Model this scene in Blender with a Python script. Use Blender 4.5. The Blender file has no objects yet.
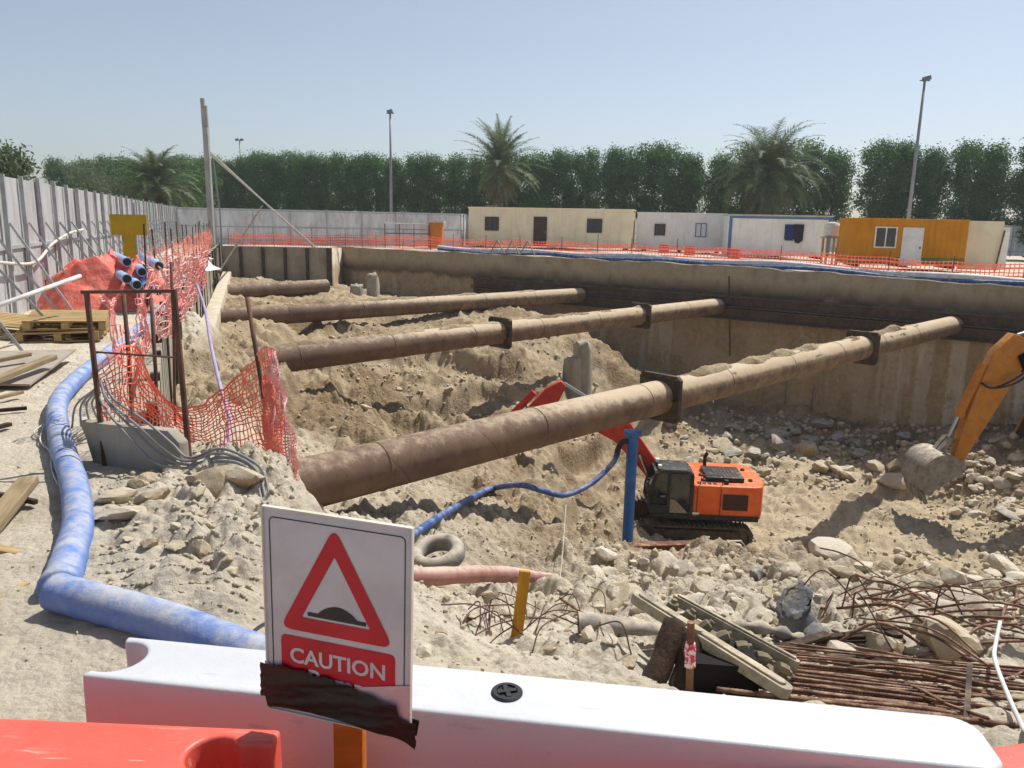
import bpy, bmesh, math, random
import numpy as np
from mathutils import Vector, Matrix

random.seed(7)
RNG = np.random.default_rng(11)
scene = bpy.context.scene
COL = scene.collection

# ------------------------------------------------------------------ camera geometry
F, W, Hh = 780.0, 1024, 768
PITCH = math.atan((384 - 223.5) / F)
ROLL = 0.02
EYE = 1.7
_fw = np.array([0, math.cos(PITCH), -math.sin(PITCH)])
_u0 = np.array([0, math.sin(PITCH), math.cos(PITCH)])
_r0 = np.array([1.0, 0, 0])
_rt = math.cos(ROLL) * _r0 + math.sin(ROLL) * _u0
_up = -math.sin(ROLL) * _r0 + math.cos(ROLL) * _u0
CAM = np.array([0, 0, EYE])


def ray(px, py):
    return _fw * F + _rt * (px - 512) - _up * (py - 384)


def at(px, py, z):
    """world point at height z seen at a given place of the site survey photo"""
    d = ray(px, py)
    return CAM + d * ((z - EYE) / d[2])


def aty(px, py, Y):
    d = ray(px, py)
    return CAM + d * (Y / d[1])


# ------------------------------------------------------------------ noise
def _hash(ix, iy, s):
    with np.errstate(over='ignore'):
        h = (ix.astype(np.int64) * 374761393 + iy.astype(np.int64) * 668265263 + s * 1442695041) & 0xffffffff
        h = ((h ^ (h >> 13)) * 1274126177) & 0xffffffff
        h = h ^ (h >> 16)
    return (h & 0xffff) / 65535.0


def vnoise(x, y, s=0):
    ix = np.floor(x); iy = np.floor(y)
    fx = x - ix; fy = y - iy
    fx = fx * fx * (3 - 2 * fx); fy = fy * fy * (3 - 2 * fy)
    a = _hash(ix, iy, s); b = _hash(ix + 1, iy, s)
    c = _hash(ix, iy + 1, s); d = _hash(ix + 1, iy + 1, s)
    return (a * (1 - fx) + b * fx) * (1 - fy) + (c * (1 - fx) + d * fx) * fy - 0.5


def fbm(x, y, o=4, s=0):
    r = 0; a = 1.0
    for k in range(o):
        r = r + a * vnoise(x * 2 ** k + 17.3 * k, y * 2 ** k - 9.1 * k, s + k)
        a *= 0.5
    return r


def worley(x, y, s=0):
    ix = np.floor(x); iy = np.floor(y)
    best = np.full(np.shape(x), 9.0)
    for dx in (-1, 0, 1):
        for dy in (-1, 0, 1):
            cx = ix + dx; cy = iy + dy
            qx = cx + _hash(cx, cy, s); qy = cy + _hash(cx, cy, s + 5)
            best = np.minimum(best, (x - qx) ** 2 + (y - qy) ** 2)
    return np.sqrt(best)


def sstep(a, b, x):
    t = np.clip((x - a) / (b - a), 0, 1)
    return t * t * (3 - 2 * t)


# ------------------------------------------------------------------ terrain
LN0 = np.array([-3.05, 6.3])
LW0, LW1 = np.array([-6.4, 14.0]), np.array([-17.6, 47.0])          # left shoring wall
RW0, RW1 = np.array([-9.6, 49.7]), np.array([30.0, 20.0])           # right pit wall
BW0, BW1 = np.array([-17.6, 47.0]), np.array([-11.1, 47.3])         # back wall left of the jog


def rw_y(x):
    return 29.9 - 0.75 * (x - 16.8)


def lw_x(y):
    return -6.4 - 0.3394 * (y - 14.0)


_pix = [  # px, py, z
    (440, 655, -1.15), (520, 650, -1.4), (640, 690, -.95), (760, 700, -.85), (900, 715, -.8), (1020, 735, -.75), (1000, 690, -1.05),
    (600, 655, -1.4), (430, 600, -1.9), (520, 600, -2.1), (620, 610, -2.0), (720, 620, -1.9), (830, 640, -1.7), (940, 640, -1.8),
    (430, 560, -2.5), (520, 565, -2.8), (600, 570, -3.0), (680, 575, -3.0), (780, 585, -2.9), (880, 600, -2.8), (1000, 610, -2.7),
    (450, 530, -2.65), (520, 535, -3.2), (560, 550, -3.4), (640, 557, -3.85), (740, 563, -3.85), (850, 572, -3.6), (950, 585, -3.5), (1020, 592, -3.4),
    (420, 515, -2.5), (350, 520, -2.05), (490, 510, -3.4), (545, 508, -4.6), (600, 520, -6.0)]
_wld = [(2, 17, -6.9), (5, 18, -7.1), (9, 18, -7.3), (13, 18, -7.0), (17, 17, -6.5), (22, 16, -6),
        (5.5, 21.5, -7.05), (9, 22, -7.15), (12, 24, -7.1), (15, 25, -7), (9, 27, -7.15), (6, 27, -7.2), (3.5, 22.5, -7.0), (4, 30, -6.4),
        (16, 28.8, -6.1), (12.5, 31.8, -6.2), (8.5, 34.6, -6.2), (5.5, 36.8, -5.4), (10, 30, -6.9), (13, 27.8, -6.9),
        (19, 24, -6.2), (24, 20, -5.6), (18, 21, -6.7), (3, 3, -.45), (1.2, 2.6, -.2), (0, 2.4, -.1), (5, 3.5, -.6), (8, 4, -.8), (10, 8, -2.6), (14, 9, -2.8),
        (-.75, 4.6, -.75), (-1.05, 6.0, -1.15), (-1.5, 7.5, -1.8), (-1.9, 9, -2.35), (-2.5, 10.5, -2.45), (-3.3, 11.5, -2.3), (-2.9, 7.6, -1.35), (-4.2, 11.2, -1.7), (-2.2, 6.4, -.85), (-4.3, 9.8, -1.7), (-5.6, 13, -1.9), (-7.0, 17.0, -1.15), (-6.75, 17.9, -1.25), (-6.3, 18.6, -1.5)]


def _ctrl():
    P = []
    for px, py, z in _pix:
        p = at(px, py, z); P.append((p[0], p[1], z))
    P += _wld
    for px, py, Y in [(970, 450, 26), (1010, 500, 23.6), (600, 350, 34), (575, 388, 28), (540, 370, 29), (430, 425, 22), (500, 400, 25),
                      (330, 400, 19.5), (300, 440, 14.5), (250, 400, 15.5), (200, 400, 13), (300, 335, 27), (400, 325, 31), (480, 315, 33.5),
                      (540, 312, 36), (230, 345, 23), (300, 300, 38), (400, 297, 45), (260, 280, 44), (310, 282, 44), (520, 352, 28), (230, 300, 33),
                      (460, 440, 21.5), (560, 420, 24.5), (370, 400, 20.5), (620, 370, 33)]:
        p = aty(px, py, Y); P.append(tuple(p))
    for x in np.arange(-14, 3, 1.5):
        for y in (0.0, 1.6):
            P.append((x, y, 0))
    for y, xe in ((3, -1.7), (4.4, -1.9)):
        P += [(xe - .5, y, 0), (xe - 2.5, y, 0)]
    for x in (-10, -30, 30):
        P.append((x, -8, 0))
    return np.array(P, float)


CP = _ctrl()


def _tps_fit(P, lam=0.02):
    n = len(P)
    d2 = (P[:, None, 0] - P[None, :, 0]) ** 2 + (P[:, None, 1] - P[None, :, 1]) ** 2
    K = 0.5 * d2 * np.log(d2 + 1e-9) + lam * np.eye(n) * 10
    A = np.zeros((n + 3, n + 3)); A[:n, :n] = K
    A[:n, n] = 1; A[:n, n + 1:] = P[:, :2]
    A[n, :n] = 1; A[n + 1:, :n] = P[:, :2].T
    return np.linalg.solve(A, np.r_[P[:, 2], 0, 0, 0])


TW = _tps_fit(CP)
_edge = [(-0.95, 0), (-1.0, 2.6), (-1.25, 3.6), (-1.55, 5.0), (-2.25, 5.65), (-3.05, 6.3), (-6.4, 14.0), (-6.5, 14.3)]
_ey = np.array([e[1] for e in _edge]); _ex = np.array([e[0] for e in _edge])


def base_h(x, y):
    out = np.full(x.shape, TW[-3]) + TW[-2] * x + TW[-1] * y
    for i in range(len(CP)):
        d2 = (x - CP[i, 0]) ** 2 + (y - CP[i, 1]) ** 2
        out += TW[i] * 0.5 * d2 * np.log(d2 + 1e-9)
    out = np.clip(out, -7.6, 0.15)
    ed = np.interp(y, _ey, _ex)
    m = np.where(y > 6.3, sstep(-0.1, 0.1, x - ed), sstep(-0.12, 0.5, x - ed))   # 0 on the plateau
    m = np.where(y < 2.2, sstep(1.7, 2.3, y) * m, m)
    m = np.where(y > 14.0, 1.0, m)
    return out * m


def clods(x, y, f, s, cover=0.0):
    w_ = worley(x * f + .25 * vnoise(x * f * 2, y * f * 2, s + 2), y * f, s)
    return np.maximum(.30 - w_ * w_, 0) * 1.5 * sstep(-cover - .12, -cover + .12, vnoise(x * f * .35 + 7, y * f * .35, s + 11)) / f


def H(x, y, detail=True):
    x = np.asarray(x, float); y = np.asarray(y, float)
    sh = x.shape
    x = x.ravel(); y = y.ravel()
    z = base_h(x, y)
    ed = np.interp(y, _ey, _ex)
    # outside the walls
    outl = (y > 14.0) & (x < lw_x(y) - 0.12)
    outr = y > rw_y(x) + 0.22
    outb = (x < -11.0) & (y > 47.3)
    outside = outl | outr | outb
    z = np.where(outside, -0.02 - 0.28 * sstep(8, 22, x) * (y > 15), z)
    if detail:
        plate = ((x < ed) | (y < 2.0)) | outside
        r = np.hypot(x, y)
        big = fbm(x * 0.9, y * 0.9, 5, 3)
        lump = 0.5 - worley(x * 1.4, y * 1.4, 21)
        peb = 0.42 - worley(x * 6.5, y * 6.5, 41)
        fine = fbm(x * 9, y * 9, 3, 9)
        mound = np.exp(-(((x + 1.75) / 0.62) ** 2 + ((y - 4.75) / 0.95) ** 2)) + 0.6 * np.exp(-(((x + 1.35) / 0.4) ** 2 + ((y - 3.7) / 0.6) ** 2))
        mound = mound * (x < 0.5)
        path = 0.05 * fbm(x * 0.7, y * 0.7, 3, 5) + 0.012 * fine + 0.02 * np.maximum(peb, 0) * (vnoise(x * .8, y * .8, 77) > 0.12)
        floor = sstep(-6.2, -7.0, z)
        rough = 0.30 * big + 0.20 * np.maximum(lump, 0) * (0.5 + 1.4 * np.maximum(vnoise(x * .35, y * .35, 8) + .2, 0)) + 0.085 * np.maximum(peb, 0) + 0.05 * fine
        tracks = 0.10 * np.sin((x * 0.35 + y * 0.94) * 4.2 + 1.6 * fbm(x * .25, y * .25, 2, 31)) + 0.14 * fbm(x * 1.4, y * 1.4, 4, 33) + 0.05 * np.maximum(peb, 0)
        rough = rough * (1 - 0.9 * floor) + tracks * 0.75 * floor
        cl = .75 * clods(x, y, 2.2, 101, -.05) + .8 * clods(x, y, 5.0, 111, .0) + .8 * clods(x, y, 10.0, 121, .05)
        rough = rough * .8 + cl
        bars = sstep(.6, 1.2, x) * sstep(2.8, 3.2, y) * sstep(5.9, 5.3, y)
        rough = rough * (1 - .75 * bars) - .13 * bars
        near = sstep(3.0, 8.0, r)
        rough = (rough + .16 * np.maximum(.5 - worley(x * 2.7 + .3 * fine, y * 2.7, 23), 0) + .05 * fbm(x * 5, y * 5, 3, 29)) * (0.5 + 0.6 * near)
        steep = sstep(13.5, 18, r) * (1 - floor)
        rid = .5 - np.abs(fbm(x * .38 + 9, y * .38, 4, 57))
        far_ = 1 - .75 * sstep(23, 30, y) * (x < 3)
        rough = rough * (.6 + .4 * far_) - .22 * (1 - far_) + steep * far_ * (0.5 * fbm(x * .55 + 4, y * .55, 5, 51) + .6 * (rid - .38))
        mr = mound * (0.08 + 0.30 * big + .9 * clods(x, y, 3.0, 131, .1) + 1.0 * clods(x, y, 6.0, 141, .2) + 1.1 * clods(x, y, 13.0, 151, .2) + .05 * fine)
        e = sstep(-0.3, 0.7, x - ed)
        e = np.where(y < 2.2, sstep(1.8, 2.6, y) * e, e)
        e = np.where(y > 14, 1.0, e)
        d = path * (1 - e) + rough * e
        d = np.where(outside, 0.06 * fbm(x * .5, y * .5, 3, 61), d)
        ter = (y > 13.5) & (y < 30) & (x < 6.5) & ~outside
        zw = z + .35 * fbm(x * .45, y * .45, 3, 201); q_ = .85; k_ = np.floor(zw / q_); t_ = zw / q_ - k_
        zt = (k_ + sstep(.4, .62, t_)) * q_
        z = z + np.where(ter, (zt - zw) * .8, 0) * sstep(13.5, 15.5, y) * sstep(6.5, 5, x) * sstep(-6.6, -5.8, z)
        z = z + d + mr
        # tip of spoil on the far edge left of the cabins
    return z.reshape(sh)


def hz(x, y):
    return float(H(np.array([x]), np.array([y]))[0])


def g(px, py, t0=2.0, t1=60.0):
    """first ground point along the ray"""
    d = ray(px, py); d = d / d[1]
    t = np.concatenate([np.linspace(t0, 16, 500), np.linspace(16.03, t1, 700)])
    P = CAM[None, :] + d[None, :] * t[:, None]
    hh = H(P[:, 0], P[:, 1])
    k = np.nonzero(P[:, 2] <= hh)[0]
    i = k[0] if len(k) else len(t) - 1
    return np.array([P[i, 0], P[i, 1], hh[i]])


# ------------------------------------------------------------------ materials
def lin(c):
    if isinstance(c, str):
        c = c.lstrip('#'); c = [int(c[i:i + 2], 16) / 255 for i in (0, 2, 4)]
        return tuple(((v / 12.92) if v <= .04045 else ((v + .055) / 1.055) ** 2.4) for v in c) + (1,)
    return tuple(c) + (1,)


class NT:
    def __init__(s, name):
        s.m = bpy.data.materials.new(name); s.m.use_nodes = True
        s.t = s.m.node_tree; s.t.nodes.clear()
        s.out = s.n('ShaderNodeOutputMaterial')

    def n(s, typ, **kw):
        nd = s.t.nodes.new(typ)
        for k, v in kw.items():
            if k in nd.inputs.keys():
                nd.inputs[k].default_value = v
            else:
                setattr(nd, k, v)
        return nd

    def l(s, a, b):
        s.t.links.new(a, b)

    def noise(s, vec, scale, detail=6, rough=.6, dist=0):
        nd = s.n('ShaderNodeTexNoise'); nd.inputs['Scale'].default_value = scale
        nd.inputs['Detail'].default_value = detail; nd.inputs['Roughness'].default_value = rough
        nd.inputs['Distortion'].default_value = dist
        s.l(vec, nd.inputs['Vector']); return nd.outputs['Fac']

    def ramp(s, fac, a, b):
        nd = s.n('ShaderNodeMapRange'); nd.interpolation_type = 'SMOOTHSTEP'
        nd.inputs[1].default_value = a; nd.inputs[2].default_value = b
        s.l(fac, nd.inputs[0]); return nd.outputs[0]

    def mix(s, fac, a, b):
        nd = s.n('ShaderNodeMix'); nd.data_type = 'RGBA'
        for sock, v in ((nd.inputs[0], fac), (nd.inputs[6], a), (nd.inputs[7], b)):
            if isinstance(v, (tuple, list)):
                sock.default_value = v
            elif isinstance(v, (int, float)):
                sock.default_value = v
            else:
                s.l(v, sock)
        return nd.outputs[2]

    def math(s, op, a, b=None):
        nd = s.n('ShaderNodeMath'); nd.operation = op
        for sock, v in ((nd.inputs[0], a), (nd.inputs[1], b)):
            if v is None: continue
            if isinstance(v, (int, float)): sock.default_value = v
            else: s.l(v, sock)
        return nd.outputs[0]

    def bsdf(s, color, rough=.8, metallic=0, bump=None, bstr=.3, bdist=.02, spec=.5):
        p = s.n('ShaderNodeBsdfPrincipled')
        for sock, v in ((p.inputs['Base Color'], color), (p.inputs['Roughness'], rough), (p.inputs['Metallic'], metallic)):
            if isinstance(v, (tuple, list, int, float)): sock.default_value = v
            else: s.l(v, sock)
        p.inputs['Specular IOR Level'].default_value = spec
        if bump is not None:
            b = s.n('ShaderNodeBump'); b.inputs['Strength'].default_value = bstr; b.inputs['Distance'].default_value = bdist
            s.l(bump, b.inputs['Height']); s.l(b.outputs[0], p.inputs['Normal'])
        s.l(p.outputs[0], s.out.inputs[0]); return p

    def pos(s):
        return s.n('ShaderNodeNewGeometry').outputs['Position']

    def objc(s):
        return s.n('ShaderNodeTexCoord').outputs['Object']

    def upmask(s, a=.25, b=.85):
        gm = s.n('ShaderNodeNewGeometry'); sp = s.n('ShaderNodeSeparateXYZ')
        s.l(gm.outputs['Normal'], sp.inputs[0]); return s.ramp(sp.outputs[2], a, b)


SAND = '#cdbb9c'


def mat(name, c1, c2=None, scale=4., rough=.75, metallic=0., bump=.25, bscale=30., bdist=.01, dust=0., dustcol=SAND, dscale=6., spec=.4, edge=(.38, .66)):
    """painted / rusted / bare surface: two tones in patches, fine bump, settled dust on what faces up"""
    t = NT(name); p = t.pos()
    col = lin(c1)
    if c2:
        col = t.mix(t.ramp(t.noise(p, scale, 8, .65), *edge), lin(c1), lin(c2))
    if dust:
        f = t.math('MULTIPLY', t.math('ADD', t.math('MULTIPLY', t.upmask(), .8), .2), t.ramp(t.noise(p, dscale, 8, .7), .62 - .55 * dust, .95 - .45 * dust))
        col = t.mix(f, col, lin(dustcol))
    t.bsdf(col, rough, metallic, t.noise(p, bscale, 5) if bump else None, bump, bdist, spec)
    return t.m


M = {}


def ground_mat():
    t = NT('sandy_ground'); p = t.pos()
    sp = t.n('ShaderNodeSeparateXYZ'); t.l(p, sp.inputs[0])
    n1 = t.noise(p, .35, 6, .6); n2 = t.noise(p, 2.2, 8, .7); n3 = t.noise(p, 14, 6, .7)
    a = t.mix(t.ramp(n2, .35, .7), lin('#c9bea9'), lin('#b3a893'))
    a = t.mix(t.math('MULTIPLY', t.ramp(n1, .42, .68), .6), a, lin('#d2c8b6'))
    deep = t.mix(t.ramp(n2, .32, .7), lin('#98866a'), lin('#b0a085'))
    deep = t.mix(t.math('MULTIPLY', t.ramp(n1, .46, .60), .8), deep, lin('#7b684e'))
    deep = t.mix(t.math('MULTIPLY', t.ramp(t.noise(p, 5.5, 8, .7), .5, .68), .55), deep, lin('#6f5c44'))
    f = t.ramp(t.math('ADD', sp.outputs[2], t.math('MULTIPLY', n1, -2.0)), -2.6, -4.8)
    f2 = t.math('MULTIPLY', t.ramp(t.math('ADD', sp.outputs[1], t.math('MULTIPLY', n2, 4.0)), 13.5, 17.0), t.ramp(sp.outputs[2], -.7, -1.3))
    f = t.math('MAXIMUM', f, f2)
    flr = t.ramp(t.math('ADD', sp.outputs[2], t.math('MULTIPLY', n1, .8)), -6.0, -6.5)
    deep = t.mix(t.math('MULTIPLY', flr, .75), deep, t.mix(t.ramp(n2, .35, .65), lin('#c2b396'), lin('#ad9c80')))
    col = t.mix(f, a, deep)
    lime = t.math('MULTIPLY', t.math('SUBTRACT', 1.0, t.math('MULTIPLY', f2, .65)), .6)
    # pale limestone dust where rubble was crushed
    col = t.mix(t.math('MULTIPLY', t.ramp(t.noise(p, .8, 8, .7), .52, .70), lime), col, lin('#d0c6b4'))
    col = t.mix(t.math('MULTIPLY', t.ramp(n3, .55, .8), .35), col, lin('#857763'))
    col = t.mix(t.math('MULTIPLY', t.ramp(t.noise(p, 55, 4, .7), .55, .7), .35), col, lin('#8d7f69'))
    v = t.n('ShaderNodeTexVoronoi'); v.inputs['Scale'].default_value = 26; t.l(p, v.inputs['Vector'])
    v2 = t.n('ShaderNodeTexVoronoi'); v2.inputs['Scale'].default_value = 9; t.l(p, v2.inputs['Vector'])
    h = t.math('ADD', t.math('MULTIPLY', t.noise(p, 18, 10, .75), 1.0), t.math('MULTIPLY', v.outputs[0], -.35))
    h = t.math('ADD', h, t.math('MULTIPLY', t.math('MULTIPLY', v2.outputs[0], -.9), t.ramp(n1, .4, .6)))
    t.bsdf(col, .95, 0, h, .8, .045, .1)
    return t.m


def soilwall_mat(name, top, low, zsplit):
    """sprayed, stained face of the cut: pale render above, brown soil with pale concrete pile faces below"""
    t = NT(name); p = t.pos()
    sp = t.n('ShaderNodeSeparateXYZ'); t.l(p, sp.inputs[0])
    mp = t.n('ShaderNodeMapping'); mp.inputs['Scale'].default_value = (1.1, 1.1, .16); t.l(p, mp.inputs[0])
    streak = t.noise(mp.outputs[0], 1.0, 8, .65)
    blot = t.noise(p, 1.1, 8, .7); fineb = t.noise(p, 4.5, 8, .7)
    c = t.mix(t.ramp(blot, .35, .68), lin(top[0]), lin(top[1]))
    c = t.mix(t.math('MULTIPLY', t.ramp(streak, .5, .7), .6), c, lin(top[2]))
    c = t.mix(t.math('MULTIPLY', t.ramp(fineb, .5, .7), .4), c, lin(top[2]))
    # damp stain along the lower lip of the rendered band
    c = t.mix(t.math('MULTIPLY', t.ramp(t.math('ADD', sp.outputs[2], t.math('ADD', t.math('MULTIPLY', blot, .9), t.math('MULTIPLY', streak, 1.1))), .55, -.25), .8), c, lin('#6a5d4b'))
    d = t.mix(t.ramp(blot, .35, .65), lin(low[0]), lin(low[1]))
    d = t.mix(t.math('MULTIPLY', t.ramp(fineb, .42, .62), .55), d, lin(low[3]))
    along = t.math('ADD', t.math('MULTIPLY', sp.outputs[0], .8), t.math('MULTIPLY', sp.outputs[1], -.6))
    wave = t.math('ABSOLUTE', t.math('SINE', t.math('ADD', t.math('MULTIPLY', along, math.pi / 1.12), t.math('MULTIPLY', fineb, .8))))
    pile = t.math('MULTIPLY', t.ramp(wave, .62, .82), t.ramp(t.math('ADD', along, t.math('MULTIPLY', t.noise(p, .35, 3), 9)), -5.5, 2.5))
    pile = t.math('MULTIPLY', pile, t.ramp(t.math('ADD', t.noise(mp.outputs[0], 1.7, 6, .7), t.math('MULTIPLY', fineb, .5)), .58, .76))
    d = t.mix(t.math('MULTIPLY', t.math('ADD', pile, t.math('MULTIPLY', t.ramp(streak, .55, .62), .35)), .8), d, lin(low[2]))
    f = t.ramp(t.math('ADD', sp.outputs[2], t.math('MULTIPLY', streak, 1.2)), zsplit + .75, zsplit + .45)
    col = t.mix(f, c, d)
    t.bsdf(col, .95, 0, t.math('ADD', t.noise(p, 7, 10, .75), fineb), .9, .16, .1)
    return t.m


def rust_tube_mat():
    t = NT('strut_paint'); p = t.pos(); o = t.objc()
    sp = t.n('ShaderNodeSeparateXYZ'); t.l(o, sp.inputs[0])
    n1 = t.noise(p, 1.6, 8, .65); n2 = t.noise(p, 9, 8, .7)
    col = t.mix(t.ramp(n1, .3, .7), lin('#5e483a'), lin('#765e4b'))
    col = t.mix(t.math('MULTIPLY', t.ramp(n2, .5, .75), .7), col, lin('#4a3629'))
    # spiral weld seam
    ang = t.math('ARCTAN2', sp.outputs[1], sp.outputs[2])
    ph = t.math('FRACT', t.math('ADD', t.math('MULTIPLY', sp.outputs[0], .55), t.math('MULTIPLY', ang, .15915)))
    seam = t.math('COMPARE', ph, .5); seam.node.inputs[2].default_value = .012
    col = t.mix(t.math('MULTIPLY', seam, .45), col, lin('#4b3229'))
    # dust settles along the top, more of it toward the far end
    far = t.ramp(sp.outputs[0], 3.5, 14.5)
    thr = t.math('MULTIPLY', t.upmask(-.05, .95), t.math('ADD', t.math('MULTIPLY', far, .78), .33))
    f = t.ramp(t.math('ADD', thr, t.math('MULTIPLY', t.math('SUBTRACT', t.noise(p, 5, 8, .75), .5), .9)), .22, .62)
    col = t.mix(f, col, lin('#bba88b'))
    side = t.math('MULTIPLY', t.math('MULTIPLY', far, .55), t.ramp(t.noise(p, 3, 8, .75), .35, .65))
    col = t.mix(side, col, lin('#a8906e'))
    b = t.math('ADD', t.noise(p, 45, 6), t.math('MULTIPLY', seam, 1.5))
    t.bsdf(col, .72, 0, b, .3, .012, .3)
    return t.m


def concrete_mat(name, c1, c2, c3, scale=1.5, bump=.4):
    t = NT(name); p = t.pos()
    col = t.mix(t.ramp(t.noise(p, scale, 8, .65), .35, .68), lin(c1), lin(c2))
    mp = t.n('ShaderNodeMapping'); mp.inputs['Scale'].default_value = (2.5, 2.5, .3); t.l(p, mp.inputs[0])
    col = t.mix(t.math('MULTIPLY', t.ramp(t.noise(mp.outputs[0], 1.2, 8, .7), .48, .72), .6), col, lin(c3))
    t.bsdf(col, .92, 0, t.noise(p, 25, 10, .75), bump, .02, .2)
    return t.m


def rock_mat(name, c1, c2, c3):
    t = NT(name); p = t.pos(); oi = t.n('ShaderNodeObjectInfo')
    col = t.mix(t.ramp(t.noise(p, 2.6, 8, .7), .35, .66), lin(c1), lin(c2))
    col = t.mix(t.math('MULTIPLY', t.ramp(t.noise(p, 11, 8, .7), .5, .75), .5), col, lin(c3))
    col = t.mix(t.math('MULTIPLY', oi.outputs['Random'], .35), col, lin(c3))
    f = t.math('MULTIPLY', t.upmask(.1, .9), t.ramp(t.noise(p, 5, 8, .7), .3, .62))
    col = t.mix(t.math('MULTIPLY', f, .6), col, lin('#d3c8b2'))
    t.bsdf(col, .93, 0, t.noise(p, 16, 10, .75), .6, .04, .2)
    return t.m


def wood_mat(name, c1, c2, c3):
    t = NT(name); o = t.objc()
    mp = t.n('ShaderNodeMapping'); mp.inputs['Scale'].default_value = (2, 22, 22); t.l(o, mp.inputs[0])
    gr = t.noise(mp.outputs[0], 1.5, 8, .65, .4)
    col = t.mix(t.ramp(gr, .35, .65), lin(c1), lin(c2))
    col = t.mix(t.math('MULTIPLY', t.ramp(t.noise(t.pos(), 3, 6, .7), .45, .7), .6), col, lin(c3))
    t.bsdf(col, .85, 0, gr, .35, .006, .25)
    return t.m


def leaf_mat(name, a, b, c):
    t = NT(name); p = t.pos(); oi = t.n('ShaderNodeObjectInfo')
    col = t.mix(t.ramp(t.noise(p, .9, 5, .6), .35, .65), lin(a), lin(b))
    col = t.mix(t.math('MULTIPLY', t.ramp(t.noise(p, 5, 4), .5, .72), .7), col, lin(c))
    col = t.mix(t.math('MULTIPLY', oi.outputs['Random'], .3), col, lin(b))
    d = t.n('ShaderNodeBsdfPrincipled'); t.l(col, d.inputs['Base Color']); d.inputs['Roughness'].default_value = .6
    d.inputs['Specular IOR Level'].default_value = .25
    tr = t.n('ShaderNodeBsdfTranslucent'); t.l(col, tr.inputs[0])
    mx = t.n('ShaderNodeMixShader'); mx.inputs[0].default_value = .3
    t.l(d.outputs[0], mx.inputs[1]); t.l(tr.outputs[0], mx.inputs[2]); t.l(mx.outputs[0], t.out.inputs[0])
    return t.m


def net_mat(name, col, cell, thick, dirty='#d9a48c', tear=.0):
    """plastic mesh: strands on a UV lattice measured in metres, the rest is open"""
    t = NT(name)
    uv = t.n('ShaderNodeUVMap'); sp = t.n('ShaderNodeSeparateXYZ'); t.l(uv.outputs[0], sp.inputs[0])
    p = t.pos()
    wob = t.math('MULTIPLY', t.noise(p, 3, 4), .25)

    def strands(s, k):
        fr = t.math('FRACT', t.math('ADD', t.math('DIVIDE', s, cell * k), wob))
        return t.math('LESS_THAN', fr, thick)
    a = t.math('MAXIMUM', strands(sp.outputs[0], 1.0), strands(sp.outputs[1], 1.0))
    band = t.math('LESS_THAN', t.math('FRACT', t.math('DIVIDE', sp.outputs[1], .33)), .1)
    a = t.math('MAXIMUM', a, band)
    if tear:
        a = t.math('MULTIPLY', a, t.math('LESS_THAN', t.noise(p, 1.4, 5), .5 + .5 * (1 - tear)))
    c = t.mix(t.ramp(t.noise(p, 4, 6, .7), .4, .7), lin(col), lin(dirty))
    d = t.n('ShaderNodeBsdfDiffuse'); t.l(c, d.inputs[0])
    tl = t.n('ShaderNodeBsdfTranslucent'); t.l(c, tl.inputs[0])
    m0 = t.n('ShaderNodeMixShader'); m0.inputs[0].default_value = .4; t.l(d.outputs[0], m0.inputs[1]); t.l(tl.outputs[0], m0.inputs[2])
    tr = t.n('ShaderNodeBsdfTransparent')
    m1 = t.n('ShaderNodeMixShader'); t.l(a, m1.inputs[0]); t.l(tr.outputs[0], m1.inputs[1]); t.l(m0.outputs[0], m1.inputs[2])
    t.l(m1.outputs[0], t.out.inputs[0])
    return t.m


def hoard_mat(name, a_, b_, d_):
    """white sheet hoarding, greyed by dust along each sheet's head and foot"""
    t = NT(name); p = t.pos()
    mp = t.n('ShaderNodeMapping'); mp.inputs['Scale'].default_value = (2, 2, .5); t.l(p, mp.inputs[0])
    c = t.mix(t.ramp(t.noise(mp.outputs[0], .8, 6, .6), .4, .65), lin(a_), lin(b_))
    c = t.mix(t.math('MULTIPLY', t.ramp(t.noise(mp.outputs[0], 1.7, 8, .7), .42, .68), .8), c, lin(d_))
    t.bsdf(c, .6, .0, t.noise(p, 3, 4), .15, .03, .4)
    return t.m


def water_barrier_mat(name, c1, c2, c3):
    t = NT(name); p = t.pos(); o = t.objc()
    mp = t.n('ShaderNodeMapping'); mp.inputs['Scale'].default_value = (3, 40, 12); mp.inputs['Rotation'].default_value = (0, 0, .5); t.l(o, mp.inputs[0])
    scr = t.noise(mp.outputs[0], 2.2, 6, .6)
    col = t.mix(t.math('MULTIPLY', t.ramp(t.noise(p, 5, 8, .7), .45, .75), .5), lin(c1), lin(c2))
    col = t.mix(t.math('MULTIPLY', t.ramp(scr, .62, .70), .7), col, lin(c3))
    col = t.mix(t.math('MULTIPLY', t.ramp(t.noise(p, 60, 4, .7), .62, .75), .5), col, lin('#b3a68e'))
    t.bsdf(col, .42, 0, t.math('ADD', t.noise(p, 90, 4), t.math('MULTIPLY', t.noise(p, 9, 3), 2)), .12, .006, .4)
    return t.m


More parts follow.
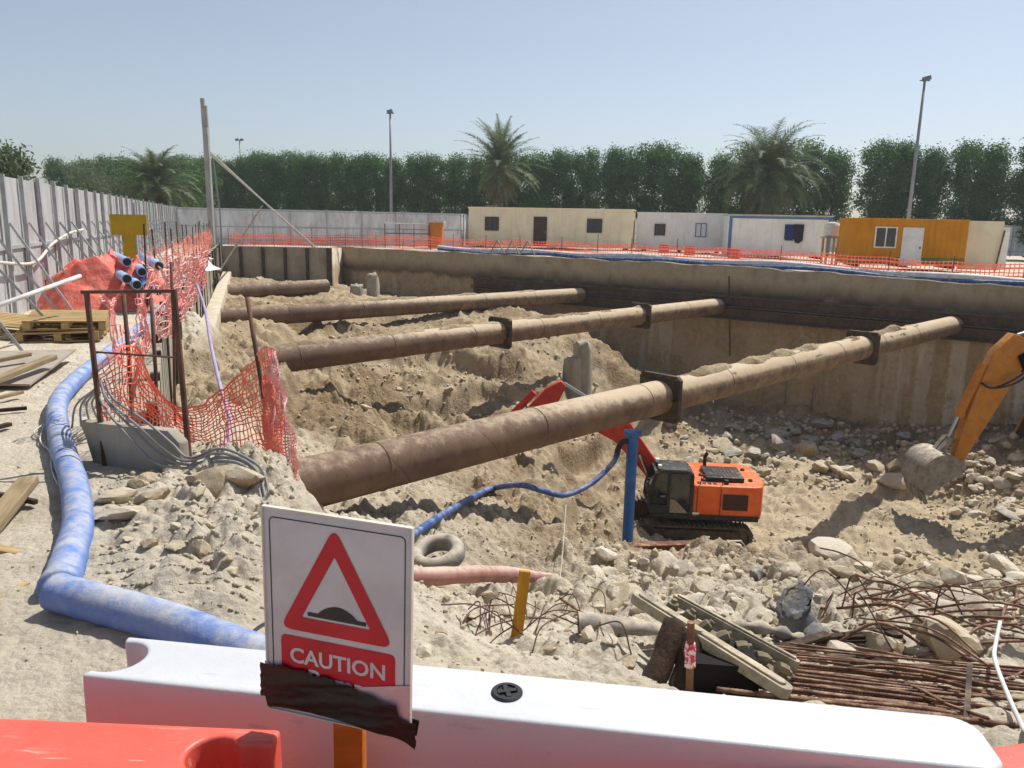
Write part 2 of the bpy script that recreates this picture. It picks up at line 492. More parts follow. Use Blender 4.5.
def build_materials():
    M['ground'] = ground_mat()
    M['cut'] = soilwall_mat('cut_face', ('#c6b799', '#b3a387', '#9c8c73'), ('#bfaa88', '#ab9370', '#ebe3d3', '#c9b595'), -1.35)
    M['cutback'] = soilwall_mat('cut_face_brown', ('#a2916f', '#8d7b5e', '#aa9d86'), ('#8d7656', '#7b6546', '#a3906e', '#9d8663'), -1.6)
    M['strut'] = rust_tube_mat()
    M['steeldark'] = mat('dark_steel', '#3b2f28', '#524338', 3, .8, 0, .4, 20, .02, .35, '#8f7c62')
    M['walersteel'] = mat('waler_steel', '#483c33', '#5b4c40', 2, .85, 0, .4, 20, .02, .35, '#a08d72')
    M['rust'] = mat('rusty_steel', '#5b3a2a', '#7a5039', 6, .85, 0, .5, 60, .005, .3, '#b39a7c')
    M['rebar'] = mat('rebar_rust', '#4f3024', '#74503b', 9, .8, 0, .35, 120, .002, .42, '#b79a7d', 10)
    M['rebarthin'] = mat('rebar_post', '#4a342b', '#6b4a3b', 4, .8, 0, .3, 60, .003)
    M['conc'] = concrete_mat('grey_concrete', '#a9a294', '#979080', '#857d6e')
    M['concpale'] = concrete_mat('pale_concrete', '#c7bda8', '#b5aa93', '#a29680')
    M['plank'] = concrete_mat('shoring_plank', '#a09886', '#8d8472', '#b2aa98', 1.2)
    M['rockpale'] = rock_mat('pale_limestone', '#c9bfad', '#b5a994', '#9a8d78')
    M['rocktan'] = rock_mat('tan_rock', '#b3a285', '#a08d6e', '#87775b')
    M['gravelstone'] = rock_mat('gravel_stone', '#c4b69c', '#a39378', '#857864')
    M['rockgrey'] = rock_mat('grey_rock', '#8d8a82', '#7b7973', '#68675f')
    M['white'] = water_barrier_mat('white_plastic', '#c4c5c6', '#b9b9b8', '#a9a7a2')
    M['redpl'] = water_barrier_mat('red_plastic', '#d95b4a', '#e17564', '#eeaa9c')
    M['black'] = mat('black_plastic', '#1d1d1f', '#2b2b2d', 20, .5, 0, .2, 80, .002)
    M['bluehose'] = mat('blue_hose', '#4b70b6', '#6483bd', 7, .6, 0, .45, 30, .01, .62, '#aeb0b3', 8)
    M['bluepipe'] = mat('blue_pipe_paint', '#1d5aa0', '#2a69ad', 5, .45, 0, .15, 40, .004, .2)
    M['bluedark'] = mat('blue_rubber_hose', '#2e4d86', '#46659b', 6, .55, 0, .2, 50, .004, .35)
    M['whitehose'] = mat('white_hose', '#d7d6d2', '#bdbab2', 3, .6, 0, .2, 30, .01, .2)
    M['hoard'] = hoard_mat('hoarding_sheet', '#babbba', '#a7a8a7', '#96938b'); M['hoardback'] = hoard_mat('hoarding_back', '#d9dcdf', '#c6c9cd', '#b3b0a8')
    M['galv'] = mat('galvanised', '#74787c', '#62666b', 5, .55, .35, .15, 40, .003)
    M['postgrey'] = mat('grey_post', '#b0b2b4', '#9a9c9f', 3, .65, .1, .15, 30, .004)
    M['lamp'] = mat('lamp_pole', '#8d9196', '#7d8186', 1.5, .5, .3, .1, 30, .004)
    M['yellow'] = mat('yellow_board', '#b79a06', '#a88c08', 3, .6, 0, .1, 30, .003)
    M['orange'] = mat('orange_paint', '#e8661a', '#d4571a', 2.5, .5, 0, .08, 30, .003, .34, '#c9a27a', 4)
    M['orangedk'] = mat('red_orange_arm', '#b8301a', '#a52a17', 4, .5, 0, .1, 30, .003, .2)
    M['diggeryel'] = mat('yellow_arm_paint', '#c07a14', '#a8680f', 3.5, .55, 0, .15, 30, .004, .3)
    M['track'] = mat('track_steel', '#38322b', '#574b3c', 5, .85, 0, .4, 30, .01, .55, '#a08a68')
    M['bucket'] = mat('bucket_steel', '#8f8b84', '#716a61', 4, .7, .1, .4, 25, .01, .5)
    M['machineblack'] = mat('machine_black', '#1c1b1b', '#2c2a28', 5, .55, 0, .1, 30, .003, .2)
    M['grille'] = mat('grille_brown', '#4a2a1c', '#3a2018', 30, .6)
    M['chrome'] = mat('cylinder_rod', '#a7a9ab', None, 5, .25, .9, 0)
    t = NT('cab_glass'); t.bsdf(t.mix(t.ramp(t.noise(t.pos(), 2.5, 3), .4, .6), lin('#121a17'), lin('#222e28')), .08, 0, None, spec=.7); M['glass'] = t.m
    t = NT('window_glass'); t.bsdf(lin('#22272d'), .12, 0, None, spec=.6); M['winglass'] = t.m
    M['cream'] = concrete_mat('cream_cabin', '#eadfc3', '#dfd2b3', '#cbbd9c', .8, .1)
    M['creamend'] = mat('cream_cabin_end', '#cfc59a', '#bfb587', .8, .65, 0, .1, 12, .006)  # darker, yellower tone for the end face of the cream cabin
    M['cabwhite'] = concrete_mat('white_cabin', '#eeecea', '#e2dfd9', '#cfcbc2', .9, .1)
    M['cabtrim'] = mat('white_trim', '#e3e2de', '#d0cec9', 2, .5, 0, 0)
    M['cabblue'] = mat('blue_trim', '#4a7195', '#5b80a0', 2, .6, 0, 0)
    M['doorbrown'] = mat('brown_door', '#3c2620', '#4a3028', 3, .6, 0, 0)
    M['cabyel'] = concrete_mat('ochre_container', '#c98611', '#bb7a0e', '#a3690f', .9, .1)
    M['cabgreen'] = mat('green_band', '#4f6d33', '#5b7a3d', 2, .65, 0, 0)
    M['roofgrey'] = mat('roof_sheet', '#bdb9ae', '#a9a598', 1.2, .7, 0, .1, 10, .01)
    M['navy'] = mat('navy_cloth', '#26306e', '#1d2659', 5, .9, 0, .1)
    M['blackcloth'] = mat('black_cloth', '#17171c', '#24242a', 5, .9, 0, .1)
    M['tarp'] = mat('red_tarpaulin', '#d5604f', '#e07c6c', 3, .65, 0, .6, 7, .06, .25, '#d9b7a4')
    M['palebluepipe'] = mat('pale_blue_pipe', '#8db1d6', '#a3c0dd', 3, .45, 0, 0)
    M['woodgrey'] = wood_mat('weathered_timber', '#9c8a6c', '#857355', '#6b5a43')
    M['woodpallet'] = wood_mat('pallet_wood', '#b59a6c', '#9d8358', '#7d6a4b')
    M['ply'] = wood_mat('grey_plywood', '#a39a8c', '#948a7b', '#80766a')
    M['woodorange'] = wood_mat('orange_wood', '#b96a24', '#a45a1c', '#8c4c19')
    M['woodyel'] = wood_mat('yellow_wood', '#b8862f', '#a57526', '#8c6220')
    M['signwhite'] = mat('sign_white', '#bdbbc2', '#b2b0b7', 12, .35, 0, .06, 40, .002)
    M['signred'] = mat('sign_red', '#b5122a', '#a81026', 10, .4, 0, 0)
    M['signdark'] = mat('sign_dark', '#26282c', None, 5, .5, 0, 0)
    M['film'] = mat('clear_film', '#c9aeb0', '#bfa3a6', 20, .25, 0, .1)
    M['tape'] = mat('black_tape', '#0c0a0a', '#171313', 25, .42, 0, .5, 60, .004, .08)
    M['nettear'] = net_mat('orange_net_far', '#e2604a', .16, .22, '#dd8a78')
    M['netwall'] = net_mat('orange_net_wall', '#e67d6b', .06, .17, '#e6b3a6', .2)
    M['netstrand'] = mat('orange_strand', '#ea6448', '#e58d75', 3, .6, 0, 0)
    M['netpink'] = mat('faded_strand', '#e58d82', '#e6b1a7', 4, .7, 0, 0)
    M['cable'] = mat('grey_cable', '#77777a', '#8b8a87', 8, .6, 0, 0)
    M['ropewhite'] = mat('white_rope', '#cfcabd', '#bdb7a8', 8, .8, 0, 0)
    M['tyre'] = mat('dusty_tyre', '#5d5c58', '#807c73', 8, .9, 0, .3, 40, .004, .7, '#b9ae9c')
    M['redpipe'] = mat('dusty_red_pipe', '#8d5650', '#a06a62', 7, .85, 0, .4, 30, .008, .75, '#c0a999')
    M['creamsteel'] = mat('worn_cream_steel', '#98917f', '#787162', 14, .85, 0, .5, 60, .004, .45)
    M['bolt'] = mat('mud_caked_bolt', '#857a62', '#6d6350', 12, .9, 0, .3)
    M['charwood'] = mat('dark_stump', '#33261d', '#493729', 6, .9, 0, .6, 20, .02, .15)
    M['ragblue'] = mat('grey_blue_cloth', '#6c6f70', '#54585a', 6, .95, 0, .6, 18, .03, .3)
    M['pipegrey'] = mat('grey_plastic_pipe', '#77736c', '#8d8880', 5, .8, 0, .3, 30, .006, .5)
    M['trunk'] = mat('bark', '#5e5346', '#4c4338', 4, .95, 0, .5, 15, .03)
    M['palmtrunk'] = mat('palm_bark', '#6a5a48', '#4f4336', 6, .95, 0, .8, 12, .05)
    M['leafA'] = leaf_mat('conocarpus_leaf', '#567a40', '#426232', '#709052')
    M['leafB'] = leaf_mat('acacia_leaf', '#6c7a58', '#5a6849', '#808c66')
    M['frond'] = leaf_mat('palm_frond', '#66744f', '#556243', '#828d68')
    M['frondold'] = leaf_mat('old_frond', '#77735a', '#68634c', '#8a8468')
    M['rackshade'] = mat('rack_shade_black', '#0e0c0b', '#171412', 8, .9, 0, .3)  # near-black that paints the shade under the steel rack
    M['tape_rw'] = mat('red_white_tape', '#c83a4a', '#e3d6d4', 45, .6, 0, 0, edge=(.47, .53))
    M['mastgrey'] = mat('mast_grey', '#a3a29e', '#8f8e8b', 1.5, .8, 0, .3, 20, .01)
    M['tank'] = mat('white_tank', '#cdccc7', '#bdbbb4', 3, .6, 0, 0)
    M['plasticbag'] = mat('white_plastic_scrap', '#d8d6d0', '#c3c0b8', 12, .5, 0, .3)
    M['oldpaint'] = mat('old_orange_booth', '#c4761f', '#b56a1a', 3, .6, 0, 0)


build_materials()


# ------------------------------------------------------------------ mesh building
class MB:
    def __init__(s):
        s.v = []; s.f = []; s.uv = None

    def add(s, v, f):
        o = len(s.v)
        s.v += [tuple(map(float, p)) for p in v]
        s.f += [tuple(i + o for i in q) for q in f]
        return s

    def box(s, c, size, R=None):
        hx, hy, hzz = (q / 2 for q in size)
        v = [(x, y, z) for x in (-hx, hx) for y in (-hy, hy) for z in (-hzz, hzz)]
        if R is not None:
            v = [R @ Vector(p) for p in v]
        v = [(p[0] + c[0], p[1] + c[1], p[2] + c[2]) for p in v]
        return s.add(v, [(0, 1, 3, 2), (4, 6, 7, 5), (0, 4, 5, 1), (2, 3, 7, 6), (0, 2, 6, 4), (1, 5, 7, 3)])

    def bar(s, a, b, w, h=None, up=(0, 0, 1)):
        a = Vector(a); b = Vector(b); h = h or w
        x = (b - a).normalized(); y = Vector(up).cross(x)
        if y.length < 1e-4: y = Vector((0, 1, 0)).cross(x)
        y.normalize(); z = x.cross(y)
        R = Matrix((x, y, z)).transposed()
        return s.box((a + b) / 2, ((b - a).length, w, h), R)

    def tube(s, pts, r, n=8, caps=True):
        P = [Vector(p) for p in pts]; k = len(P)
        rs = r if hasattr(r, '__len__') else [r] * k
        T = []
        for i in range(k):
            T.append((P[min(i + 1, k - 1)] - P[max(i - 1, 0)]).normalized())
        u = T[0].orthogonal().normalized()
        v = []; f = []
        for i in range(k):
            u = (u - T[i] * u.dot(T[i]))
            if u.length < 1e-6: u = T[i].orthogonal()
            u.normalize(); w = T[i].cross(u)
            for j in range(n):
                a = 2 * math.pi * j / n
                v.append(P[i] + (u * math.cos(a) + w * math.sin(a)) * rs[i])
        for i in range(k - 1):
            for j in range(n):
                f.append((i * n + j, i * n + (j + 1) % n, (i + 1) * n + (j + 1) % n, (i + 1) * n + j))
        if caps:
            f.append(tuple(range(n - 1, -1, -1))); f.append(tuple((k - 1) * n + j for j in range(n)))
        return s.add(v, f)

    def prism(s, poly, fn, d0, d1):
        """poly: list of 2-D points; fn(p, depth) gives the 3-D point"""
        n = len(poly)
        v = [fn(p, d0) for p in poly] + [fn(p, d1) for p in poly]
        f = [tuple(range(n - 1, -1, -1)), tuple(range(n, 2 * n))]
        f += [(i, (i + 1) % n, n + (i + 1) % n, n + i) for i in range(n)]
        return s.add(v, f)

    def lathe(s, prof, n=24, M4=None):
        """prof: (radius, height) pairs round z"""
        v = []; f = []; k = len(prof)
        for r, z in prof:
            for j in range(n):
                a = 2 * math.pi * j / n
                p = Vector((r * math.cos(a), r * math.sin(a), z))
                v.append(M4 @ p if M4 is not None else p)
        for i in range(k - 1):
            for j in range(n):
                f.append((i * n + j, i * n + (j + 1) % n, (i + 1) * n + (j + 1) % n, (i + 1) * n + j))
        f.append(tuple(range(n - 1, -1, -1))); f.append(tuple((k - 1) * n + j for j in range(n)))
        return s.add(v, f)

    def grid(s, P):
        """P: array [a][b] of points"""
        a = len(P); b = len(P[0])
        v = [p for row in P for p in row]
        f = [(i * b + j, i * b + j + 1, (i + 1) * b + j + 1, (i + 1) * b + j) for i in range(a - 1) for j in range(b - 1)]
        return s.add(v, f)

    def obj(s, name, m, parent=None, origin=None, smooth=False, bevel=0, seg=2, angle=None):
        me = bpy.data.meshes.new(name)
        o = Vector((0, 0, 0)) if origin is None else Vector(origin)
        me.from_pydata([(p[0] - o[0], p[1] - o[1], p[2] - o[2]) for p in s.v], [], s.f)
        if bevel:
            bm = bmesh.new(); bm.from_mesh(me)
            bmesh.ops.remove_doubles(bm, verts=bm.verts, dist=1e-5)
            ed = [e for e in bm.edges if len(e.link_faces) == 2 and e.calc_face_angle(0) > .5]
            bmesh.ops.bevel(bm, geom=ed, offset=bevel, segments=seg, affect='EDGES', profile=.6, clamp_overlap=True)
            bm.to_mesh(me); bm.free()
        bm = bmesh.new(); bm.from_mesh(me); bmesh.ops.recalc_face_normals(bm, faces=bm.faces); bm.to_mesh(me); bm.free()
        if smooth or angle or bevel:
            me.polygons.foreach_set('use_smooth', [True] * len(me.polygons))
            if not smooth:
                me.set_sharp_from_angle(angle=math.radians(angle or 40))
        me.materials.append(M[m] if isinstance(m, str) else m)
        ob = bpy.data.objects.new(name, me); COL.objects.link(ob)
        ob.location = o
        if parent is not None:
            ob.parent = parent
            if origin is None:
                pass
        return ob


def tag(o, label=None, cat=None, group=None, kind=None):
    if label: o['label'] = label
    if cat: o['category'] = cat
    if group: o['group'] = group
    if kind: o['kind'] = kind
    return o


def thing(name, label, cat, loc=(0, 0, 0), rotz=0., group=None):
    o = bpy.data.objects.new(name, None); COL.objects.link(o)
    o.empty_display_size = .2
    o.location = loc; o.rotation_euler = (0, 0, rotz)
    return tag(o, label, cat, group)


class Root:
    """a thing whose parts are given in world coordinates"""

    def __init__(s, name, label, cat, loc, group=None):
        s.loc = Vector(loc)
        s.o = thing(name, label, cat, loc, 0, group)

    def part(s, name, mb, m, label=None, **kw):
        mb.v = [(p[0] - s.loc[0], p[1] - s.loc[1], p[2] - s.loc[2]) for p in mb.v]
        ob = mb.obj(name, m, s.o, **kw)
        if label: ob['label'] = label
        return ob

    def sub(s, name, mb, m, parent, **kw):
        mb.v = [(p[0] - s.loc[0], p[1] - s.loc[1], p[2] - s.loc[2]) for p in mb.v]
        return mb.obj(name, m, parent, **kw)


def single(name, mb, m, label, cat, group=None, kind=None, **kw):
    """a thing that is one mesh, its origin at the middle of its base"""
    v = np.array(mb.v)
    o = ((v[:, 0].min() + v[:, 0].max()) / 2, (v[:, 1].min() + v[:, 1].max()) / 2, v[:, 2].min())
    ob = mb.obj(name, m, None, origin=o, **kw)
    return tag(ob, label, cat, group, kind)


def dup(root, loc, rotz=0., label=None, group=None, scale=None):
    r = root.copy(); COL.objects.link(r); r.location = loc; r.rotation_euler = (0, 0, rotz)
    if scale is not None: r.scale = scale
    if label: r['label'] = label
    if group: r['group'] = group
    for ch in list(root.children):
        c = ch.copy(); COL.objects.link(c); c.parent = r
        for q in list(ch.children):
            d = q.copy(); COL.objects.link(d); d.parent = c
    return r


def smooth_path(pts, n=8):
    """Catmull-Rom through the points"""
    P = [np.array(p, float) for p in pts]
    P = [2 * P[0] - P[1]] + P + [2 * P[-1] - P[-2]]
    out = []
    for i in range(1, len(P) - 2):
        for k in range(n):
            t = k / n
            out.append(.5 * ((2 * P[i]) + (-P[i - 1] + P[i + 1]) * t + (2 * P[i - 1] - 5 * P[i] + 4 * P[i + 1] - P[i + 2]) * t * t + (-P[i - 1] + 3 * P[i] - 3 * P[i + 1] + P[i + 2]) * t ** 3))
    out.append(P[-2])
    return out


# ------------------------------------------------------------------ world, sun, camera
SUN_AZ, SUN_EL = 42., 58.      # degrees right of the view direction, above the horizon
w = bpy.data.worlds.new('World'); scene.world = w; w.use_nodes = True
nt = w.node_tree; nt.nodes.clear()
sky = nt.nodes.new('ShaderNodeTexSky'); sky.sky_type = 'NISHITA'; sky.sun_disc = False
sky.sun_elevation = math.radians(SUN_EL); sky.sun_rotation = math.radians(SUN_AZ)
sky.air_density = 1.0; sky.dust_density = 1.0; sky.ozone_density = 3.0; sky.altitude = 0
bg = nt.nodes.new('ShaderNodeBackground'); bg.inputs[1].default_value = .15
wo = nt.nodes.new('ShaderNodeOutputWorld')
hs = nt.nodes.new('ShaderNodeHueSaturation'); hs.inputs['Saturation'].default_value = .66; hs.inputs['Value'].default_value = .71
nt.links.new(sky.outputs[0], hs.inputs['Color']); nt.links.new(hs.outputs[0], bg.inputs[0]); nt.links.new(bg.outputs[0], wo.inputs[0])
sd = bpy.data.lights.new('sun', 'SUN'); sd.energy = 5.0; sd.angle = math.radians(.55); sd.color = (1, .965, .915)
so = bpy.data.objects.new('sun', sd); COL.objects.link(so)
sv = Vector((math.cos(math.radians(SUN_EL)) * math.sin(math.radians(SUN_AZ)), math.cos(math.radians(SUN_EL)) * math.cos(math.radians(SUN_AZ)), math.sin(math.radians(SUN_EL))))
so.rotation_euler = sv.to_track_quat('Z', 'Y').to_euler(); so.location = (10, 10, 40)
cd = bpy.data.cameras.new('camera'); cam = bpy.data.objects.new('camera', cd); COL.objects.link(cam)
cd.sensor_width = 36; cd.lens = 36 * F / W; cd.clip_start = .05; cd.clip_end = 6000
cam.matrix_world = Matrix(((_rt[0], _up[0], -_fw[0], 0), (_rt[1], _up[1], -_fw[1], 0), (_rt[2], _up[2], -_fw[2], EYE), (0, 0, 0, 1)))
scene.camera = cam
vs = scene.view_settings
vs.view_transform = 'Standard'; vs.look = 'None'; vs.gamma = 1; vs.exposure = .12; vs.use_curve_mapping = False
cy = scene.cycles
cy.max_bounces = 8; cy.diffuse_bounces = 6; cy.glossy_bounces = 2; cy.transparent_max_bounces = 24; cy.transmission_bounces = 2
cy.use_denoising = True; cy.use_adaptive_sampling = True; cy.adaptive_threshold = .02


# ------------------------------------------------------------------ ground sheet
def make_ground():
    th = np.concatenate([np.radians(np.linspace(-180, -44, 40)[:-1]), np.radians(np.linspace(-44, 44, 980)), np.radians(np.linspace(44, 180, 40)[1:])])
    r = np.concatenate([[.05], np.geomspace(.6, 3, 60), np.geomspace(3, 14, 330)[1:], np.geomspace(14, 60, 330)[1:], np.geomspace(60, 5000, 24)[1:]])
    R_, T_ = np.meshgrid(r, th, indexing='ij')
    X = R_ * np.sin(T_); Y = R_ * np.cos(T_)
    Z = H(X, Y)
    Z = np.where(R_ > 100, 0, Z)
    nr, na = X.shape
    V = np.stack([X, Y, Z], -1).reshape(-1, 3)
    i, j = np.meshgrid(np.arange(nr - 1), np.arange(na - 1), indexing='ij')
    a = i * na + j
    q = np.stack([a, a + 1, a + na + 1, a + na], -1).reshape(-1, 4)
    me = bpy.data.meshes.new('ground')
    me.vertices.add(len(V)); me.vertices.foreach_set('co', V.ravel())
    me.loops.add(q.size); me.loops.foreach_set('vertex_index', q.ravel().astype(np.int32))
    me.polygons.add(len(q)); me.polygons.foreach_set('loop_start', np.arange(0, q.size, 4, dtype=np.int32))
    me.update(calc_edges=True); me.validate()
    me.polygons.foreach_set('use_smooth', np.ones(len(q), bool))
    if me.polygons[0].normal.z < 0: me.flip_normals()
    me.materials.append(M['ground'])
    o = bpy.data.objects.new('ground', me); COL.objects.link(o)
    o['kind'] = 'structure'


make_ground()


def proj(p):
    v = np.array(p, float) - CAM; d = v @ _fw
    return 512 + F * (v @ _rt) / d, 384 - F * (v @ _up) / d


# ------------------------------------------------------------------ pit walls
def make_right_wall():
    d = np.array([.8, -.6]); n = np.array([-.6, -.8])
    s0 = np.array([-12.2, rw_y(-12.2)])
    L = 48.0
    S = np.arange(0, L, .16)
    zs = np.concatenate([[0.03, 0.03], np.arange(-.1, -8.3, -.14)])
    Sg, Zg = np.meshgrid(S, zs, indexing='ij')
    px = s0[0] + d[0] * Sg
    top = -0.02 - 0.28 * sstep(8, 22, px) + .05
    Z = np.where(Zg > 0, top + .09 * fbm(Sg * .8, Sg * 0, 3, 3), Zg + top)
    up = sstep(-1.35, -1.15, Zg + .22 * fbm(Sg * .9, Sg * 0 + 2, 4, 71))
    off = .14 * fbm(Sg * .6, Zg * .9, 5, 81) + up * .16 + .05 * fbm(Sg * 3, Zg * 3, 4, 85)
    bul = np.abs(np.sin(Sg * math.pi / 1.12 + .6 * vnoise(Sg * .4, Sg * 0, 5)))
    off += (1 - up) * .20 * (bul - .5) * sstep(24, 30, Sg)
    off[:, 0] = -.62
    off[:, 1] = off[:, 2]
    X = px + n[0] * off; Y = s0[1] + d[1] * Sg + n[1] * off
    mb = MB(); mb.grid(np.stack([X, Y, Z], -1).tolist())
    single('pit_wall', mb, 'cut', 'long brown cut face of the excavation under the cabins with a pale rendered band above', 'pit wall', smooth=True)


make_right_wall()


def make_back_wall():
    r = Root('shoring_wall', 'short grey concrete panel wall with dark posts closing the far end of the pit', 'wall', (-14.3, 47.15, -2.4))
    d = BW1 - BW0; L = np.linalg.norm(d); d /= L
    n = 5
    for k in range(n):
        a = BW0 + d * (L * k / n); b = BW0 + d * (L * (k + 1) / n)
        m = MB(); m.bar((*a, -1.15), (*b, -1.15), .3, 2.45); r.part('panel', m, 'plank', bevel=.02)
    for k in range(n + 1):
        a = BW0 + d * (L * k / n) + np.array([.04, -.2])
        m = MB(); m.bar((*a, -2.3), (*a, .02 if k < n else .05), .16 if k < n else .3, .16)
        r.part('post', m, 'steeldark')


def make_left_wall():
    r = Root('shoring_wall', 'long shoring wall of pale planks and thin steel posts along the left side of the pit', 'wall', (-12, 30.5, -3.5))
    d = LW1 - LW0; L = np.linalg.norm(d); d /= L
    nrm = np.array([d[1], -d[0]])
    n = 23
    for k in range(n):
        a = LW0 + d * (L * k / n); b = LW0 + d * (L * (k + 1) / n)
        j = random.uniform(-.03, .03)
        top = .12 + random.uniform(-.05, .05)
        m = MB()
        for q in range(3):
            z1 = top - q * 1.2; z0 = z1 - 1.185
            o = nrm * (j + random.uniform(-.012, .012))
            m.bar((*(a + o), (z0 + z1) / 2), (*(b + o), (z0 + z1) / 2), .22, z1 - z0)
        r.part('panel', m, 'plank')
    for k in range(n + 1):
        a = LW0 + d * (L * k / n) + nrm * .09
        m = MB(); m.bar((*a, -3.4), (*a, .2), .17, .1, up=(*nrm, 0)); r.part('post', m, 'steeldark')
    d2 = LW0 - LN0; L2 = np.linalg.norm(d2); d2 /= L2; n2 = np.array([d2[1], -d2[0]])
    for k in range(6):
        a2 = LN0 + d2 * (L2 * k / 6); b2 = LN0 + d2 * (L2 * (k + 1) / 6 - .01)
        m = MB()
        for q in range(3):
            z1 = .1 + .03 * math.sin(k * 2.3) - q * 1.2; m.bar((*a2, z1 - .59), (*b2, z1 - .59), .2, 1.185)
        r.part('panel', m, 'plank')
        a2 = a2 + n2 * .06
        m = MB(); m.bar((*a2, -3.2), (*a2, .18), .1, .09, up=(*n2, 0)); r.part('post', m, 'steeldark')
    # concrete bearing beam the tubes land on
    a = LW0 + d * 5.2 + nrm * .36; b = LW0 + d * 33.5 + nrm * .42
    m = MB(); m.bar((*a, -1.75), (*b, -1.75), .46, .75)
    single('bearing_beam', m, 'concpale', 'pale concrete bearing beam running along the left shoring wall where the brown tubes land', 'beam', bevel=.03)


make_back_wall(); make_left_wall()


def make_waler():
    d = np.array([.8, -.6]); n = np.array([-.6, -.8])
    s0 = np.array([-2.0, rw_y(-2.0)])
    r = Root('waler_beam', 'dark steel double beam bolted along the far cut face behind the ends of the brown tubes', 'beam', (10, 34, -2.3))
    a = s0 + n * .42; b = s0 + d * 36 + n * .42
    for z in (-1.5, -2.04):
        m = MB()
        for dz in (-.22, .22):
            m.bar((*a, z + dz), (*b, z + dz), .5, .05)
        m.bar((*(a + n * 0), z), (*(b + n * 0), z), .05, .39)
        r.part('flange_beam', m, 'walersteel')
    for k in range(1, 18):
        p = s0 + d * (k * 2.05) + n * .42
        m = MB(); m.bar((*p, -2.3), (*p, -1.24), .04, .46, up=(*d, 0)); r.part('stiffener', m, 'walersteel')


make_waler()


# ------------------------------------------------------------------ tubular struts
def strut(A, B, label, flanges, ridge, seed):
    A = Vector(A); B = Vector(B); L = (B - A).length
    t = thing('strut_tube', label, 'strut', A, 0, 'steel tubes bracing the pit from wall to wall')
    R = .355
    x = (B - A).normalized(); y = Vector((0, 0, 1)).cross(x).normalized(); z = x.cross(y)
    t.rotation_euler = Matrix((x, y, z)).transposed().to_euler()
    m = MB(); n = int(L / .5)
    m.tube([(L * i / n, 0, 0) for i in range(n + 1)], R, 40)
    m.obj('tube', 'strut', t, smooth=False, angle=40)
    for k in range(1, int(L / 3.1)):
        s = k * 3.1 + random.uniform(-.1, .1)
        m = MB(); m.lathe([(R + .001, -.02), (R + .012, -.008), (R + .012, .008), (R + .001, .02)], 40, Matrix.Translation((s, 0, 0)) @ Matrix.Rotation(math.pi / 2, 4, 'Y'))
        m.obj('weld_bead', 'strut', t, smooth=True)
    for fpx in flanges:
        ts = np.linspace(0, L, 600)
        pr = [proj(A + x * q)[0] for q in ts]
        s = float(np.interp(fpx, pr, ts))
        m = MB()
        for dx in (-.028, .028):
            sq = [(-.5, -.42), (-.42, -.5), (.42, -.5), (.5, -.42), (.5, .42), (.42, .5), (-.42, .5), (-.5, .42)]
            m.prism([(p[0] * .98, p[1] * .98) for p in sq], lambda p, dd: (dd, p[0], p[1]), s + dx - .024, s + dx + .024)
        for yy, zz in ((.42, .42), (-.42, .42), (.42, -.42), (-.42, -.42)):
            m.prism([(-.22, .33), (.22, .33), (.0, .47)], lambda p, dd, yy=yy: (s + p[0], math.copysign(p[1], yy) + dd, zz * .0), -.01, .01)
            m.tube([(s - .09, yy, zz), (s + .09, yy, zz)], .025, 6)
        m.obj('flange', 'steeldark', t)
    if ridge:
        s0, s1, hgt = ridge
        S = np.arange(s0, s1, .045); Aa = np.linspace(-1.0, 1.0, 25)
        Sg, Ag = np.meshgrid(S, Aa, indexing='ij')
        hh = .5 + fbm(Sg * 1.3, Ag * 1.2, 5, seed) * 1.5 + .5 * np.maximum(.42 - worley(Sg * 5, Ag * 4, seed + 3), 0)
        env = np.clip(1 - (np.abs(Ag - .05) / (.62 + .25 * vnoise(Sg * 1.5, Sg * 0, seed + 9))) ** 2, -1, 1) * sstep(s0, s0 + 1.2, Sg) * sstep(s1, s1 - .8, Sg)
        rr = R - .02 + np.maximum(hgt * hh * env, -.05) + .018 * fbm(Sg * 8, Ag * 6, 3, seed + 4) * (env > 0)
        P = np.stack([Sg, rr * np.sin(Ag), rr * np.cos(Ag)], -1)
        m = MB(); m.grid(P.tolist()); m.obj('spoil_ridge', 'ground', t, smooth=True)
    return t


zs = -1.75
a, b = np.array(at(285, 489, zs)), np.array(at(958, 324, zs)); dd = (a - b) / np.linalg.norm(a - b)
EXT = 1.55
strut(a + dd * EXT, b, 'nearest and thickest looking brown strut tube, with dirt heaped along its far half', (660, 862), (8.8 + EXT, 24.0 + EXT, .115), 5)
a, b = np.array(at(240, 364, zs)), np.array(at(728, 305, zs))
strut(a + (a - b) * .07, b, 'second brown strut tube from the front, ending above the middle of the far cut face', (500, 640), (2.0, 20.0, .075), 15)
a, b = np.array(at(228, 318, zs)), np.array(at(581, 295, zs))
strut(a + (a - b) * .045, b, 'third brown strut tube from the front, reaching across below the cream cabin', (), (1.0, 16.0, .07), 25)
a, b = np.array(at(230, 292, zs)), np.array(at(326, 286, zs))
strut(a + (a - b) * .12, b, 'short brown strut tube farthest back across the narrow end of the pit', (), None, 35)


